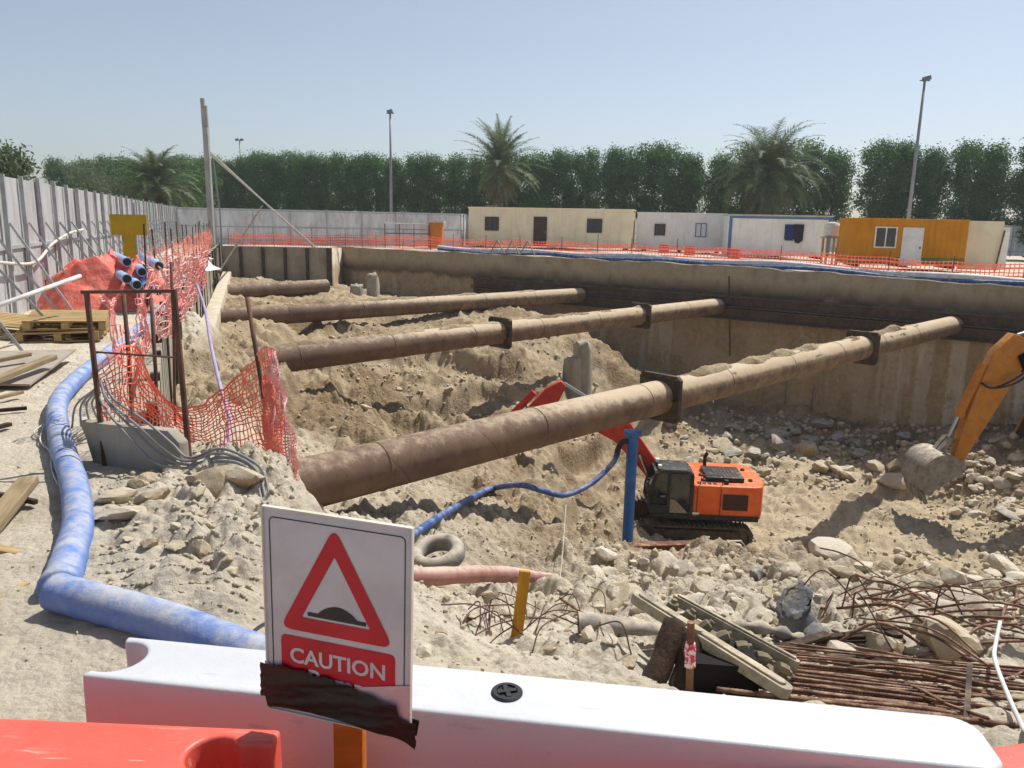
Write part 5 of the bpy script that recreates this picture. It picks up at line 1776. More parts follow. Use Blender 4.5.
    mb = MB(); mb.tube([(-.15, 1.1, 1.98), (-.15, 1.1, 2.28), (-.8, 1.1, 2.28), (-.8, 1.1, 1.98)], .018, 6); mb.obj('handrail', 'machineblack', t)
    mb = MB(); mb.box((-.95, .95, 2.03), (.12, .12, .14)); mb.obj('latch', 'machineblack', t)
    mb = MB(); mb.box((.02, 1.235, 1.1), (.3, .012, .07)); mb.obj('plate', 'cabtrim', t)
    mb = MB(); mb.box((-1.0, 1.222, 1.03), (1.9, .03, .06)); mb.obj('skirt', 'machineblack', t)
    mb = MB(); mb.tube([(1.3, 1.2, 2.15), (1.5, 1.38, 2.2), (1.5, 1.42, 2.1)], .018, 6); mb.box((1.5, 1.42, 1.98), (.05, .2, .3)); mb.obj('mirror', 'machineblack', t)
    for yy in (.4, 1.05):
        mb = MB(); mb.box((1.1, yy, 2.49), (.1, .16, .1)); mb.obj('work_light', 'cabtrim', t)
    mb = MB()
    for k in range(7): mb.box((-1.35 + .11 * k, .2, 2.135), (.05, 1.0, .012))
    mb.obj('hood_vent', 'grille', t)
    for xx, yy in ((-.3, .2), (-.3, .7), (-1.75, -.5), (-1.75, .6)):
        mb = MB(); mb.lathe([(.07, 1.97), (.07, 2.03), (.04, 2.05)], 10, Matrix.Translation((xx, yy, 0))); mb.obj('filler', 'machineblack', t)
    # right side box beside the boom
    mb = MB(); mb.box((.65, -.85, 1.3), (1.2, .65, .62)); mb.obj('tool_box', body_m, t, bevel=.05)
    # cab
    cabp = [(.12, 1.0), (1.28, 1.0), (1.42, 1.35), (1.40, 1.7), (1.2, 2.3), (1.08, 2.37), (.22, 2.37), (.12, 2.28)]
    mb = MB(); y0, y1 = .22, 1.2
    ins = lambda p, k: (.77 + (p[0] - .77) * k, 1.7 + (p[1] - 1.7) * k)
    mb.prism([ins(p, .965) for p in cabp], lambda p, d: (p[0], d, p[1]), y0 + .03, y1 - .03); cb = mb.obj('cab', 'glass', t)
    mb = MB()
    for yy in (y0, y1):
        n = len(cabp)
        for i in range(n):
            a_, b_ = cabp[i], cabp[(i + 1) % n]
            mb.bar((a_[0], yy, a_[1]), (b_[0], yy, b_[1]), .09, .1)
    for p in cabp: mb.bar((p[0], y0, p[1]), (p[0], y1, p[1]), .08, .08)
    mb.bar((.82, y1, 1.0), (.80, y1, 2.35), .08, .09); mb.bar((.82, y0, 1.0), (.80, y0, 2.35), .08, .09)
    mb.obj('cab_frame', 'machineblack', cb)
    mb = MB(); mb.prism([(.2, 2.36), (1.1, 2.36), (1.02, 2.45), (.28, 2.45)], lambda p, d: (p[0], d, p[1]), y0 - .02, y1 + .02); mb.obj('cab_roof', 'machineblack', cb, bevel=.02)
    mb = MB(); mb.prism([(.84, 1.06), (1.3, 1.06), (1.36, 1.32), (.84, 1.32)], lambda p, d: (p[0], d, p[1]), y1 + .0, y1 + .03); mb.obj('door_panel', door_m, cb)
    mb = MB(); mb.prism([(.20, 1.08), (.76, 1.08), (.76, 1.5), (.62, 1.5)], lambda p, d: (p[0], d, p[1]), y1 - .03, y1 + .02); mb.obj('lit_gap_patch', 'creamsteel', cb)  # cream patch painting the sunlit ground seen through the cab gap
    mb = MB(); mb.box((1.0, y1 + .07, 1.62), (.16, .05, .05)); mb.obj('door_handle', 'galv', cb)
    # boom
    ya, yb = -.28, .1

    def plate(poly, name, m, parent, w0=ya, w1=yb, bev=.025):
        mb = MB(); mb.prism(poly, lambda p, d: (p[0], d, p[1]), w0, w1); return mb.obj(name, m, parent, bevel=bev)

    def thick(a, b, c, wa, wb, wc):
        a, b, c = Vector(a), Vector(b), Vector(c)
        na = (b - a).normalized().orthogonal(); nc = (c - b).normalized().orthogonal()
        if na.dot(nc) < 0: nc = -nc
        nb = (na + nc).normalized()
        pl_ = [a + na * wa, b + nb * wb, c + nc * wc, c - nc * wc, b - nb * wb, a - na * wa]
        return [(p.x, p.y) for p in pl_]
    bm_ = plate(thick(foot, knee, tip, .2, .38, .17), 'boom', arm_m, t)
    # boom rams
    k2 = (Vector(foot) * .35 + Vector(knee) * .65); f2 = Vector((foot[0] + .35, foot[1] - .25))
    for yy in (-.36, .18):
        md = f2 + (k2 - f2) * .6
        mb = MB(); mb.tube([(f2.x, yy, f2.y), (md.x, yy, md.y)], .085, 10); mb.obj('lift_ram', arm_m, t)
        mb = MB(); mb.tube([(md.x, yy, md.y), (k2.x, yy, k2.y)], .045, 8); mb.obj('ram_rod', 'chrome', t)
    # stick with its rear fin
    S0, S1 = Vector(sfin), Vector(stip); T = Vector(tip)
    ax = (S1 - S0).normalized(); nn = Vector((-ax.y, ax.x))
    if (T - S0).dot(nn) < 0: pass
    w_mid = .34 * wide
    pv = S0 + ax * (T - S0).dot(ax)
    pl_ = [S0 + nn * .14 * wide, pv + nn * w_mid, S0 + (S1 - S0) * .55 + nn * .27 * wide, S1 + nn * .13, S1 - nn * .13, S0 + (S1 - S0) * .5 - nn * .24 * wide, pv - nn * .34 * wide, S0 - nn * .14 * wide]
    st = plate([(p.x, p.y) for p in pl_], 'stick', arm_m, t, ya + .04, yb - .04)
    # stick ram over the boom
    a_ = Vector(knee) + (Vector(tip) - Vector(knee)) * .1 + Vector((0, .42)); b_ = S0
    md = a_ + (b_ - a_) * .58
    mb = MB(); mb.tube([(a_.x, -.09, a_.y), (md.x, -.09, md.y)], .1, 10); mb.obj('stick_ram', arm_m, t)
    mb = MB(); mb.tube([(md.x, -.09, md.y), (b_.x, -.09, b_.y)], .05, 8); mb.obj('ram_rod', 'chrome', t)
    # bucket ram along the front of the stick, link and bucket
    sgn = barm
    a_ = pv + ax * .35 + nn * sgn * .45; b_ = S1 - ax * .55 + nn * sgn * .42; md = a_ + (b_ - a_) * .68
    mb = MB(); mb.tube([(a_.x, -.09, a_.y), (md.x, -.09, md.y)], .115, 12); mb.lathe([(.135, -.07), (.135, .07)], 12, Matrix.Translation((md.x, -.09, md.y)) @ (Vector((b_.x - a_.x, 0, b_.y - a_.y)).to_track_quat('Z', 'Y').to_matrix().to_4x4())); mb.obj('bucket_ram', arm_m, t)
    mb = MB(); mb.tube([(md.x, -.09, md.y), (b_.x, -.09, b_.y)], .055, 8); mb.obj('ram_rod', 'chrome', t)
    lk = S1 - ax * .05 + nn * sgn * .55
    mb = MB(); mb.bar((b_.x, -.2, b_.y), ((S1 - ax * .5).x, -.2, (S1 - ax * .5).y), .1, .16, up=(0, 1, 0)); mb.bar((b_.x, .02, b_.y), (lk.x, .02, lk.y), .1, .16, up=(0, 1, 0)); mb.bar((b_.x, -.2, b_.y), (lk.x, -.2, lk.y), .1, .16, up=(0, 1, 0)); mb.obj('bucket_link', 'bucket', t)
    # bucket: curved back plate between two cheeks
    an = bucket_open; ca, sa = math.cos(an), math.sin(an)
    prof = [tuple(q[:2]) for q in smooth_path([(-.02, .1, 0), (.30, .30, 0), (.68, .34, 0), (1.0, .16, 0), (1.16, -.16, 0), (1.14, -.52, 0), (1.0, -.84, 0)], 4)]
    loc2 = lambda p: (S1.x + bs * (p[0] * ca - p[1] * sa) * (-1 if sgn < 0 else 1), S1.y + bs * (p[0] * sa + p[1] * ca))
    pp = [loc2(p) for p in prof]; hw = .52
    mb = MB()
    inner = [loc2((p[0] * .93 + .02, p[1] * .9 - .03)) for p in prof]
    k = len(pp)
    for q, yy in ((0, -.09 - hw), (1, -.09 + hw)):
        mb.v += [(p[0], yy, p[1]) for p in pp] + [(p[0], yy, p[1]) for p in inner]
    for i in range(k - 1):
        mb.f += [(i, i + 1, 2 * k + i + 1, 2 * k + i), (k + i, k + i + 1, 3 * k + i + 1, 3 * k + i)]
    mb.f += [(0, k, 3 * k, 2 * k), (k - 1, 2 * k - 1, 4 * k - 1, 3 * k - 1)]
    bk = mb.obj('bucket', 'bucket', t, angle=50)
    mouth = [loc2((.0, -.12)), loc2((.92, -.86))]
    for yy in (-.09 - hw, -.09 + hw):
        mb = MB(); mb.prism(pp + [mouth[1], mouth[0]], lambda p, d: (p[0], d, p[1]), yy - .03, yy + .03); mb.obj('cheek', 'bucket', bk)
    for q in range(5):
        yy = -.09 - hw + .1 + q * (2 * hw - .2) / 4
        a_ = loc2((1.03, -.78)); b_ = loc2((.84, -1.16))
        mb = MB(); mb.bar((a_[0], yy, a_[1]), (b_[0], yy, b_[1]), .09, .08); mb.obj('tooth', 'bucket', bk)
    # hoses on the boom and stick
    mb = MB()
    for q in range(2):
        o = yb + .03 + .03 * q
        a_ = Vector(tip) + (Vector(knee) - Vector(tip)) * .35; c_ = pv + ax * .8
        pts = [(a_.x, o, a_.y), ((a_.x + T.x) / 2, o + .15, (a_.y + T.y) / 2 + .1), (T.x + nn.x * sgn * .1, o + .22, T.y - .25 - .12 * q), ((c_ + nn * .1).x, o + .05, (c_ + nn * .1).y), ((c_ + nn * sgn * .4).x, o - .05, (c_ + nn * sgn * .4).y)]
        mb.tube(smooth_path(pts, 6), .028, 6)
    mb.obj('hydraulic_hose', 'machineblack', t, smooth=True)
    return t


# orange machine: faces left, cab toward us
EX = np.array([5.2, 21.6]); ez = -7.07
excavator('orange excavator with a black cab working on the pit floor behind the nearest tube', (EX[0], EX[1], ez), math.pi - .06, .91, 'orange', 'orangedk',
          (.62, 1.35), (2.2, 3.25), (4.0, 3.95), (4.1, 4.75), (6.2, 2.5), 1, -1.3, wide=.85)
# yellow machine: mostly outside the view on the right
YX = np.array([20.0, 23.2]); yz = hz(16.5, 23.2)
excavator('yellow excavator at the right edge, its arm reaching down to a grey bucket', (YX[0], YX[1], yz + .05), math.pi - .02, 1.22, 'diggeryel', 'diggeryel',
          (.6, 1.35), (2.1, 4.6), (3.85, 3.7), (3.92, 4.35), (5.05, 1.05), 1, .05, wide=1.25)


# ------------------------------------------------------------------ rocks
def rock_mesh(seed, sub=3):
    bm = bmesh.new(); bmesh.ops.create_icosphere(bm, subdivisions=sub, radius=1)
    rg = np.random.default_rng(seed)
    V = np.array([v.co[:] for v in bm.verts]); V /= np.linalg.norm(V, axis=1, keepdims=True)
    n = rg.normal(size=(15, 3)); n /= np.linalg.norm(n, axis=1, keepdims=True); dd = rg.uniform(.55, .92, 15)
    r = np.full(len(V), 1.1)
    for i in range(15):
        c = V @ n[i]; r = np.where(c > .05, np.minimum(r, dd[i] / np.maximum(c, .05)), r)
    nz = fbm(V[:, 0] * 2.2 + V[:, 2] * 1.7 + seed, V[:, 1] * 2.2 - V[:, 2] * 1.1, 4, seed)
    r = r * (1 + .10 * nz)
    V = V * r[:, None] * rg.uniform([.85, .75, .6], [1.15, 1.05, .85])
    for v, c in zip(bm.verts, V): v.co = c
    return bm


ROCKS = {}


def build_rocks():
    for m in ('rockpale', 'rocktan', 'rockgrey'):
        L = []
        for k in range(8):
            bm = rock_mesh(40 + k); me = bpy.data.meshes.new('boulder'); bm.to_mesh(me); bm.free()
            me.polygons.foreach_set('use_smooth', [True] * len(me.polygons)); me.set_sharp_from_angle(angle=math.radians(24))
            me.materials.append(M[m]); L.append(me)
        ROCKS[m] = L


build_rocks()
rk = random.Random(12)


def boulder(p, size, m, label, group=None, flat=1.0, name='boulder', sink=.3, k=None):
    me = ROCKS[m][rk.randrange(8) if k is None else k]
    o = bpy.data.objects.new(name, me); COL.objects.link(o)
    s = size / 2
    o.scale = (s * rk.uniform(.9, 1.15), s * rk.uniform(.85, 1.1), s * rk.uniform(.8, 1.05) * flat)
    o.rotation_euler = (rk.uniform(-.35, .35), rk.uniform(-.35, .35), rk.uniform(0, 6.28))
    o.location = (p[0], p[1], p[2] + s * flat * (.72 - 2 * sink))
    return tag(o, label, 'rock', group)


def rock_at(px, py, wpx, m, label, group=None, flat=1.0, **kw):
    p = g(px, py); d = np.linalg.norm(p - CAM); return boulder(p, wpx * d / F, m, label, group, flat, **kw)


# individual, recognisable stones
rock_at(622, 600, 56, 'rocktan', 'broad flat tan slab of rock left of the worn cream steel frame', flat=.62)
rock_at(838, 558, 44, 'rockpale', 'large pale boulder on the near crest below the shadow of the yellow arm')
rock_at(846, 576, 30, 'rocktan', 'squat tan stone just below the large pale boulder on the near crest', flat=.8)
rock_at(756, 574, 22, 'rockgrey', 'blue grey stone lying alone on the pale rubble below the orange excavator')
rock_at(790, 577, 26, 'rockpale', 'angular pale stone right of the blue grey stone')
rock_at(666, 565, 36, 'rockpale', 'white limestone lump in front of the rusty beam')
rock_at(603, 556, 26, 'rockpale', 'white limestone block at the left end of the rusty beam')
rock_at(958, 606, 40, 'rockpale', 'pale boulder with a dark face under the arching bent bars at the right')
rock_at(944, 648, 62, 'rocktan', 'largest boulder, with a shaded brown face, beside the rebar heap')
rock_at(878, 650, 44, 'rocktan', 'mid sized boulder left of the largest one beside the rebar heap')
rock_at(1000, 616, 34, 'rockpale', 'pale blocky stone near the right edge above the rebar heap')
rock_at(822, 470, 24, 'rocktan', 'round tan boulder on the pit floor left of the grey bucket')
rock_at(845, 474, 22, 'rockpale', 'pale white stone on the pit floor beside the round tan boulder', flat=.8)
rock_at(724, 452, 28, 'rocktan', 'big tan boulder just right of the orange excavator boom')
rock_at(780, 447, 27, 'rockgrey', 'pale grey boulder below the far end of the nearest tube')
rock_at(806, 450, 26, 'rocktan', 'blocky tan boulder below the flange of the nearest tube')
rock_at(893, 486, 34, 'rockpale', 'white stone touching the left side of the grey bucket')
rock_at(1008, 512, 26, 'rockgrey', 'blue grey slab on the pit floor at the right edge', flat=.4)
rock_at(118, 500, 36, 'rocktan', 'cube shaped dirt clod in front of the concrete slab', flat=.9)
rock_at(152, 497, 30, 'rocktan', 'second dirt clod right of the cube shaped one by the slab', flat=.7)
rock_at(125, 520, 50, 'rockpale', 'whitish lump of broken render between the blue hose and the dirt mound', flat=.45)
rock_at(212, 488, 46, 'rocktan', 'big dark faced clod on the top of the dirt mound', flat=1.1)
rock_at(243, 482, 40, 'rocktan', 'pale lumpy clod on the dirt mound under the cables', flat=.9)
rock_at(204, 550, 24, 'rocktan', 'small clod on the lower slope of the dirt mound beside the blue hose', flat=.8)
rock_at(424, 655, 24, 'rockpale', 'pale stone beside the lower right corner of the caution sign', flat=.8)
rock_at(610, 642, 26, 'rockpale', 'pale stone under the grey crushed pipe', flat=.7)
rock_at(628, 662, 24, 'rocktan', 'tan stone left of the dark stump', flat=.8)

# groups of look-alikes: placed in patches
PATCH = [
    (46, (585, 720, 560, 645), (9, 26), 'rockpale', 'pale angular stone in the near rubble around the worn steel frame', 'pale stones of the near rubble'),
    (60, (720, 1024, 565, 665), (9, 36), 'rockpale', 'pale angular stone in the rubble under the bent bars', 'pale stones under the bent bars'),
    (22, (720, 1024, 575, 650), (9, 22), 'rocktan', 'tan stone in the rubble under the bent bars', 'tan stones under the bent bars'),
    (16, (420, 600, 585, 660), (7, 15), 'rocktan', 'small tan stone on the near bank by the yellow stake', 'stones on the near bank'),
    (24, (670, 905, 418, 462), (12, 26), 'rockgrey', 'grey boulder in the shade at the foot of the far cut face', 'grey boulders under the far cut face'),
    (20, (690, 905, 440, 482), (10, 24), 'rocktan', 'tan boulder on the sunny edge of the rubble under the far cut face', 'tan boulders under the far cut face'),
    (30, (945, 1024, 440, 520), (7, 17), 'rockpale', 'pale broken stone on the heap behind the yellow arm', 'stones of the heap behind the yellow arm'),
    (14, (330, 560, 330, 440), (8, 15), 'rocktan', 'tan lump of soil on the slope behind the nearest tube', 'soil lumps behind the nearest tube'),
    (16, (105, 275, 470, 600), (8, 20), 'rocktan', 'small clod of dirt on the mound beside the blue hose', 'clods on the dirt mound'),
]
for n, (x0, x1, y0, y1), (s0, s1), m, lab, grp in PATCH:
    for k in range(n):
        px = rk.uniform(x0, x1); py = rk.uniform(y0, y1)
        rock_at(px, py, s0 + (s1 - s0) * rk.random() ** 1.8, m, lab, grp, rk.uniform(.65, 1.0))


def gravel():
    """loose broken stone nobody could count"""
    rg = np.random.default_rng(5)
    bm = bmesh.new(); bmesh.ops.create_icosphere(bm, subdivisions=1, radius=1)
    bm.verts.ensure_lookup_table()
    bv = np.array([v.co[:] for v in bm.verts]); bf = np.array([[v.index for v in f.verts] for f in bm.faces]); bm.free()
    P = []; S = []
    regs = [(3800, (420, 1060, 560, 740), (1.2, 6)), (2600, (100, 310, 450, 640), (1.0, 5)), (1600, (420, 700, 520, 620), (1.0, 4)), (1500, (180, 420, 330, 480), (1.0, 4)), (1500, (590, 1060, 555, 655), (4, 13)), (2400, (660, 1040, 412, 490), (2, 9)), (900, (930, 1060, 430, 540), (2, 8)),
            (1500, (380, 760, 480, 560), (1.5, 5)), (1500, (330, 600, 330, 450), (1.2, 5)), (700, (230, 560, 300, 345), (1, 3)), (900, (110, 300, 450, 620), (2, 8)), (900, (680, 1024, 480, 570), (1.5, 5)), (350, (0, 260, 380, 700), (1.2, 4))]
    for n, (x0, x1, y0, y1), (s0, s1) in regs:
        px = rg.uniform(x0, x1, n); py = rg.uniform(y0, y1, n)
        # clustered: keep where a noise field is high
        keep = vnoise(px * .03, py * .05, 31) + .5 > rg.uniform(0, .9, n)
        px = px[keep]; py = py[keep]
        d = _fw[None] * F + _rt[None] * (px - 512)[:, None] - _up[None] * (py - 384)[:, None]; d /= d[:, 1:2]
        t0 = np.full(len(px), 2.2); hit = np.full(len(px), np.nan)
        for t in np.concatenate([np.linspace(2.2, 16, 160), np.linspace(16.2, 50, 130)]):
            q = CAM[None] + d * t
            z = base_h(q[:, 0], q[:, 1])
            new = np.isnan(hit) & (q[:, 2] <= z); hit[new] = t
        ok = ~np.isnan(hit)
        q = CAM[None] + d[ok] * hit[ok][:, None]
        ins = ~((q[:, 1] > 14) & (q[:, 0] < lw_x(q[:, 1]) + .3)) & (q[:, 1] < rw_y(q[:, 0]) - .4)
        q = q[ins]
        s = (s0 + (s1 - s0) * rg.random(len(q)) ** 2.5) * np.linalg.norm(q - CAM, axis=1) / F / 2
        q[:, 2] = H(q[:, 0], q[:, 1]) + s * .25
        P.append(q); S.append(s)
    P = np.concatenate(P); S = np.concatenate(S); n = len(P)
    nb = len(bv)
    rad = rg.uniform(.68, 1.15, (n, nb, 1))
    V = bv[None] * rad * rg.uniform(.6, 1.15, (n, 1, 3))
    a = rg.uniform(0, 6.28, n); ca, sa = np.cos(a), np.sin(a)
    X = V[:, :, 0] * ca[:, None] - V[:, :, 1] * sa[:, None]; Y = V[:, :, 0] * sa[:, None] + V[:, :, 1] * ca[:, None]
    V = np.stack([X, Y, V[:, :, 2]], -1) * S[:, None, None] + P[:, None, :]
    Q = (bf[None] + (np.arange(n) * nb)[:, None, None]).reshape(-1, 3)
    me = np_mesh('gravel', V.reshape(-1, 3), Q, 'gravelstone')
    o = bpy.data.objects.new('gravel', me); COL.objects.link(o)
    tag(o, 'loose broken stone and clods strewn over the pit and its banks', 'gravel', None, 'stuff')


gravel()


# ------------------------------------------------------------------ things in the pit and on the near bank
def pit_items():
    # cut-off concrete piles
    for px, y0, y1, wpx, Y, lab in ((571, 358, 392, 18, 28.0, 'front stub of the pair of broken concrete piles below the second tube'), (581, 343, 388, 18, 29.2, 'taller rear stub of the pair of broken concrete piles'),
                                    (373, 275, 300, 11, 43.0, 'tall stub of concrete pile near the far left end of the cut face'), (357, 285, 303, 13, 42.0, 'low stub of concrete pile at the far left of the pit')):
        a = aty(px, y0, Y); b = aty(px, y1, Y); rr = wpx / 2 * Y / F
        mb = MB(); mb.lathe([(rr * 1.05, -1.2), (rr * 1.0, (a[2] - b[2]) * .6), (rr * .95, (a[2] - b[2]) * .88), (rr * .9, a[2] - b[2]), (rr * .55, (a[2] - b[2]) * 1.03)], 18)
        rg = np.random.default_rng(int(px))
        mb.v = [(v[0] * (1 + .10 * rg.normal()), v[1] * (1 + .10 * rg.normal()), v[2] + .06 * rg.normal()) for v in mb.v]
        mb.v = [(v[0] + b[0], v[1] + b[1], v[2] + b[2]) for v in mb.v]
        single('pile_stub', mb, 'conc', lab, 'pile stub', 'broken concrete pile stubs', smooth=False, angle=50)
    # blue riser pipe with flange
    Y = 15.6; a = aty(633, 432, Y); b = aty(627, 548, Y); b2 = b + (b - a) * .35
    r = Root('riser_pipe', 'upright blue riser pipe with a flange on top beside the orange excavator', 'pipe', tuple(b2))
    mb = MB(); mb.tube([b2, a], .115, 18); r.part('barrel', mb, 'bluepipe', angle=40)
    ax = Vector(a - b).normalized(); R4 = Matrix.Translation(a) @ ax.to_track_quat('Z', 'Y').to_matrix().to_4x4()
    mb = MB(); mb.lathe([(.115, -.09), (.19, -.05), (.19, .02), (.1, .03)], 20, R4); r.part('flange', mb, 'bluepipe', angle=35)
    mb = MB(); e0 = a - np.array(ax) * .22; mb.tube(smooth_path([e0, e0 + np.array([-.2, -.02, .02]), e0 + np.array([-.3, -.05, -.15]), e0 + np.array([-.32, -.05, -.3])], 5), .06, 10); r.part('elbow', mb, 'machineblack', smooth=True)
    pts = [tuple(e0 + np.array([-.32, -.05, -.25]))] + [tuple(aty(*q)) for q in ((612, 464, 15.3), (592, 483, 14.9), (566, 495, 14.4), (543, 491, 13.9), (520, 485, 13.3))]
    for q in ((490, 494), (462, 508), (438, 524), (415, 540), (385, 556)):
        p = g(q[0], q[1]); pts.append((p[0], p[1], p[2] + .07))
    mb = MB(); mb.tube(smooth_path(pts, 8), .055, 10); single('pump_hose', mb, 'bluedark', 'blue rubber hose trailing from the riser pipe to behind the caution sign', 'hose', smooth=True)
    # chain and hoist hanging at the end of the second tube
    p = aty(729, 276, 34.9); q = aty(730, 356, 34.6)
    mb = MB(); mb.tube([p, q], .035, 6); mb.lathe([(.05, -.25), (.2, -.15), (.2, .15), (.05, .25)], 10, Matrix.Translation(aty(729, 300, 34.7)))
    single('chain_hoist', mb, 'steeldark', 'dark chain hoist hanging against the far cut face at the end of the second tube', 'hoist')
    # rusty beam on the crest
    a = aty(566, 552, 12.6); b = aty(704, 547, 13.6)
    mb = MB()
    for dz in (-.09, .09): mb.bar(a + np.array([0, 0, dz]), b + np.array([0, 0, dz]), .2, .025)
    mb.bar(a, b, .02, .16)
    single('steel_beam', mb, 'rust', 'rusty steel beam lying along the crest in front of the blue riser pipe', 'beam')
    # tyre half buried
    p = g(437, 563); R_ = .305
    mb = MB(); Rm = Matrix.Translation((p[0], p[1], p[2] + .10)) @ Matrix.Rotation(.18, 4, 'X') @ Matrix.Rotation(-.15, 4, 'Y')
    prof = []
    for k in range(15):
        a_ = math.pi * 2 * k / 14 - math.pi; prof.append((R_ * .78 + .085 * math.cos(a_), .1 * math.sin(a_) * 1.05))
    v = []; f = []; n = 36; kk = len(prof)
    for pr in prof[:-1]:
        for j in range(n):
            a_ = 2 * math.pi * j / n; rr = pr[0] * (1 + (.012 if (j % 2 and pr[0] > R_ * .84) else 0)); v.append(tuple(Rm @ Vector((rr * math.cos(a_), rr * math.sin(a_), pr[1]))))
    kk -= 1
    for i in range(kk):
        for j in range(n): f.append((i * n + j, i * n + (j + 1) % n, ((i + 1) % kk) * n + (j + 1) % n, ((i + 1) % kk) * n + j))
    mb.add(v, f); single('tyre', mb, 'tyre', 'dusty old tyre lying on the bank behind the caution sign', 'tyre', smooth=True)
    # red pipe
    gp = [g(px, 583) for px in range(390, 560, 12)]
    zz = np.polyfit([p[0] for p in gp], [p[2] for p in gp], 1); yy = np.polyfit([p[0] for p in gp], [p[1] for p in gp], 1)
    x0, x1 = gp[0][0] - .7, gp[-1][0]; sp = []
    for i in range(25):
        x = x0 + (x1 - x0) * i / 24; sp.append(np.array([x, np.polyval(yy, x), np.polyval(zz, x) + .075 + .015 * math.sin(i * .5)]))
    mb = MB()
    mb.tube(sp, [.085 * (1 - .6 * max(0, (i - 19) / 5)) * (1 + .05 * math.sin(i * 1.9)) for i in range(25)], 14)
    single('red_pipe', mb, 'redpipe', 'dusty red pipe lying across the bank below the tyre', 'pipe', smooth=True)
    # yellow stake
    b = g(517, 634); a = aty(525, 571, b[1]); plank(b - (a - b) * .2, a, .085, .03, 'yellow wooden stake leaning in the near bank', 'wooden_stake', 'woodyel', 'stake', up=(0, -1, 0))
    # rod with red and white tape in front of the black shade block
    Y = 3.1; a = aty(691, 622, Y); b = aty(689, 700, Y)
    r = Root('marker_rod', 'rusty rod wrapped with red and white tape in front of the worn steel frame', 'rod', (b[0], b[1], hz(b[0], b[1])))
    mb = MB(); mb.tube([b - (a - b) * 4.0, a], .0165, 10); r.part('rod', mb, 'rust', smooth=False, angle=40)
    mb = MB(); u, w_ = a + (b - a) * .26, a + (b - a) * .56
    mb.tube([u, u + (w_ - u) * .3, u + (w_ - u) * .6, w_], [.021, .026, .022, .025], 9); r.part('tape', mb, 'tape_rw')
    # worn steel frame: two rails with bolts between
    A0, A1 = aty(640, 599, 5.0), aty(782, 688, 4.25)
    B0, B1 = aty(676, 599, 5.15), aty(795, 664, 4.5)
    r = Root('steel_rack', 'worn cream steel frame with a row of mud caked bolts propped over the rubble', 'frame', tuple(A1 + np.array([0, 0, -.3])))
    nrm_ = np.cross(A1 - A0, B0 - A0); nrm_ /= np.linalg.norm(nrm_)
    if nrm_[2] < 0: nrm_ = -nrm_
    for (p0, p1, wd) in ((A0, A1, .115), (B0, B1, .05)):
        mb = MB(); ax_ = (p1 - p0); L = np.linalg.norm(ax_); ax_ = ax_ / L; sd_ = np.cross(nrm_, ax_)
        pl = [(math.cos(a_) * wd / 2 + L, math.sin(a_) * wd / 2) for a_ in np.linspace(-math.pi / 2, math.pi / 2, 9)] + [(math.cos(a_) * wd / 2, math.sin(a_) * wd / 2) for a_ in np.linspace(math.pi / 2, 1.5 * math.pi, 9)]
        mb.prism(pl, lambda q, d: tuple(p0 + ax_ * q[0] + sd_ * q[1] + nrm_ * d), -.04, .03)
        pl2 = [(math.cos(a_) * wd * .3 + L * .98, math.sin(a_) * wd * .3) for a_ in np.linspace(-math.pi / 2, math.pi / 2, 9)] + [(math.cos(a_) * wd * .3 + L * .02, math.sin(a_) * wd * .3) for a_ in np.linspace(math.pi / 2, 1.5 * math.pi, 9)]
        mb.prism(pl2, lambda q, d: tuple(p0 + ax_ * q[0] + sd_ * q[1] + nrm_ * d), .03, .045)
        r.part('rail', mb, 'creamsteel', bevel=.006)
    for k in range(7):
        f = .1 + .86 * k / 6; c_ = (A0 + (A1 - A0) * f) * .42 + (B0 + (B1 - B0) * f) * .58
        R4 = Matrix.Translation(c_) @ Vector(nrm_).to_track_quat('Z', 'Y').to_matrix().to_4x4() @ Matrix.Rotation(.3 * k, 4, 'X')
        mb = MB(); mb.lathe([(.042, -.05), (.045, -.01), (.04, .02), (.022, .03), (.02, .05)], 8, R4); r.part('bolt', mb, 'bolt', angle=40)
    mb = MB(); mb.bar(A0 * .4 + B0 * .6 - nrm_ * .06, A1 * .4 + B1 * .6 - nrm_ * .06, .16, .02); r.part('web', mb, 'bolt')
    for f in (.18, .82):
        p = A0 + (A1 - A0) * f; q = B0 + (B1 - B0) * f; mb = MB(); mb.bar(p - nrm_ * .03, q - nrm_ * .03, .03, .04); r.part('cross_tie', mb, 'creamsteel')
    # dark stump and legs holding it
    for (p0, p1, r0, r1, lab) in ((aty(676, 622, 4.75), aty(643, 700, 4.45), .085, .07, 'left leaning dark stump under the worn steel frame'), (aty(694, 632, 4.7), aty(676, 712, 4.4), .09, .1, 'upright dark stump under the middle of the worn steel frame')):
        sp = smooth_path([p0, (p0 + p1) / 2 + np.array([.02, 0, 0]), p1, p1 + (p1 - p0) * .35], 6)
        mb = MB(); mb.tube(sp, [r0 + (r1 - r0) * i / (len(sp) - 1) + .004 * math.sin(i * 1.1 + r0 * 50) for i in range(len(sp))], 12); single('dark_stump', mb, 'charwood', lab, 'stump', 'dark stumps under the steel frame', smooth=True)
    p = aty(718, 668, 4.55); mb = MB(); R_ = Matrix.Rotation(-.1, 3, 'Z')  # black block added where only shade lies under the rack
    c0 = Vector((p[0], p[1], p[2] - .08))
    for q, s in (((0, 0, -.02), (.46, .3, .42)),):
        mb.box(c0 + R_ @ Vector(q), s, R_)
    single('shade_block', mb, 'rackshade', 'black block standing in for the shade under the worn steel frame', 'box')
    # grey crushed pipe
    a, b = g(577, 634), g(668, 640); a = a + np.array([0, -.05, .11]); b = b + np.array([0, -.05, .12])
    mb = MB(); v = []; f = []; n = 16
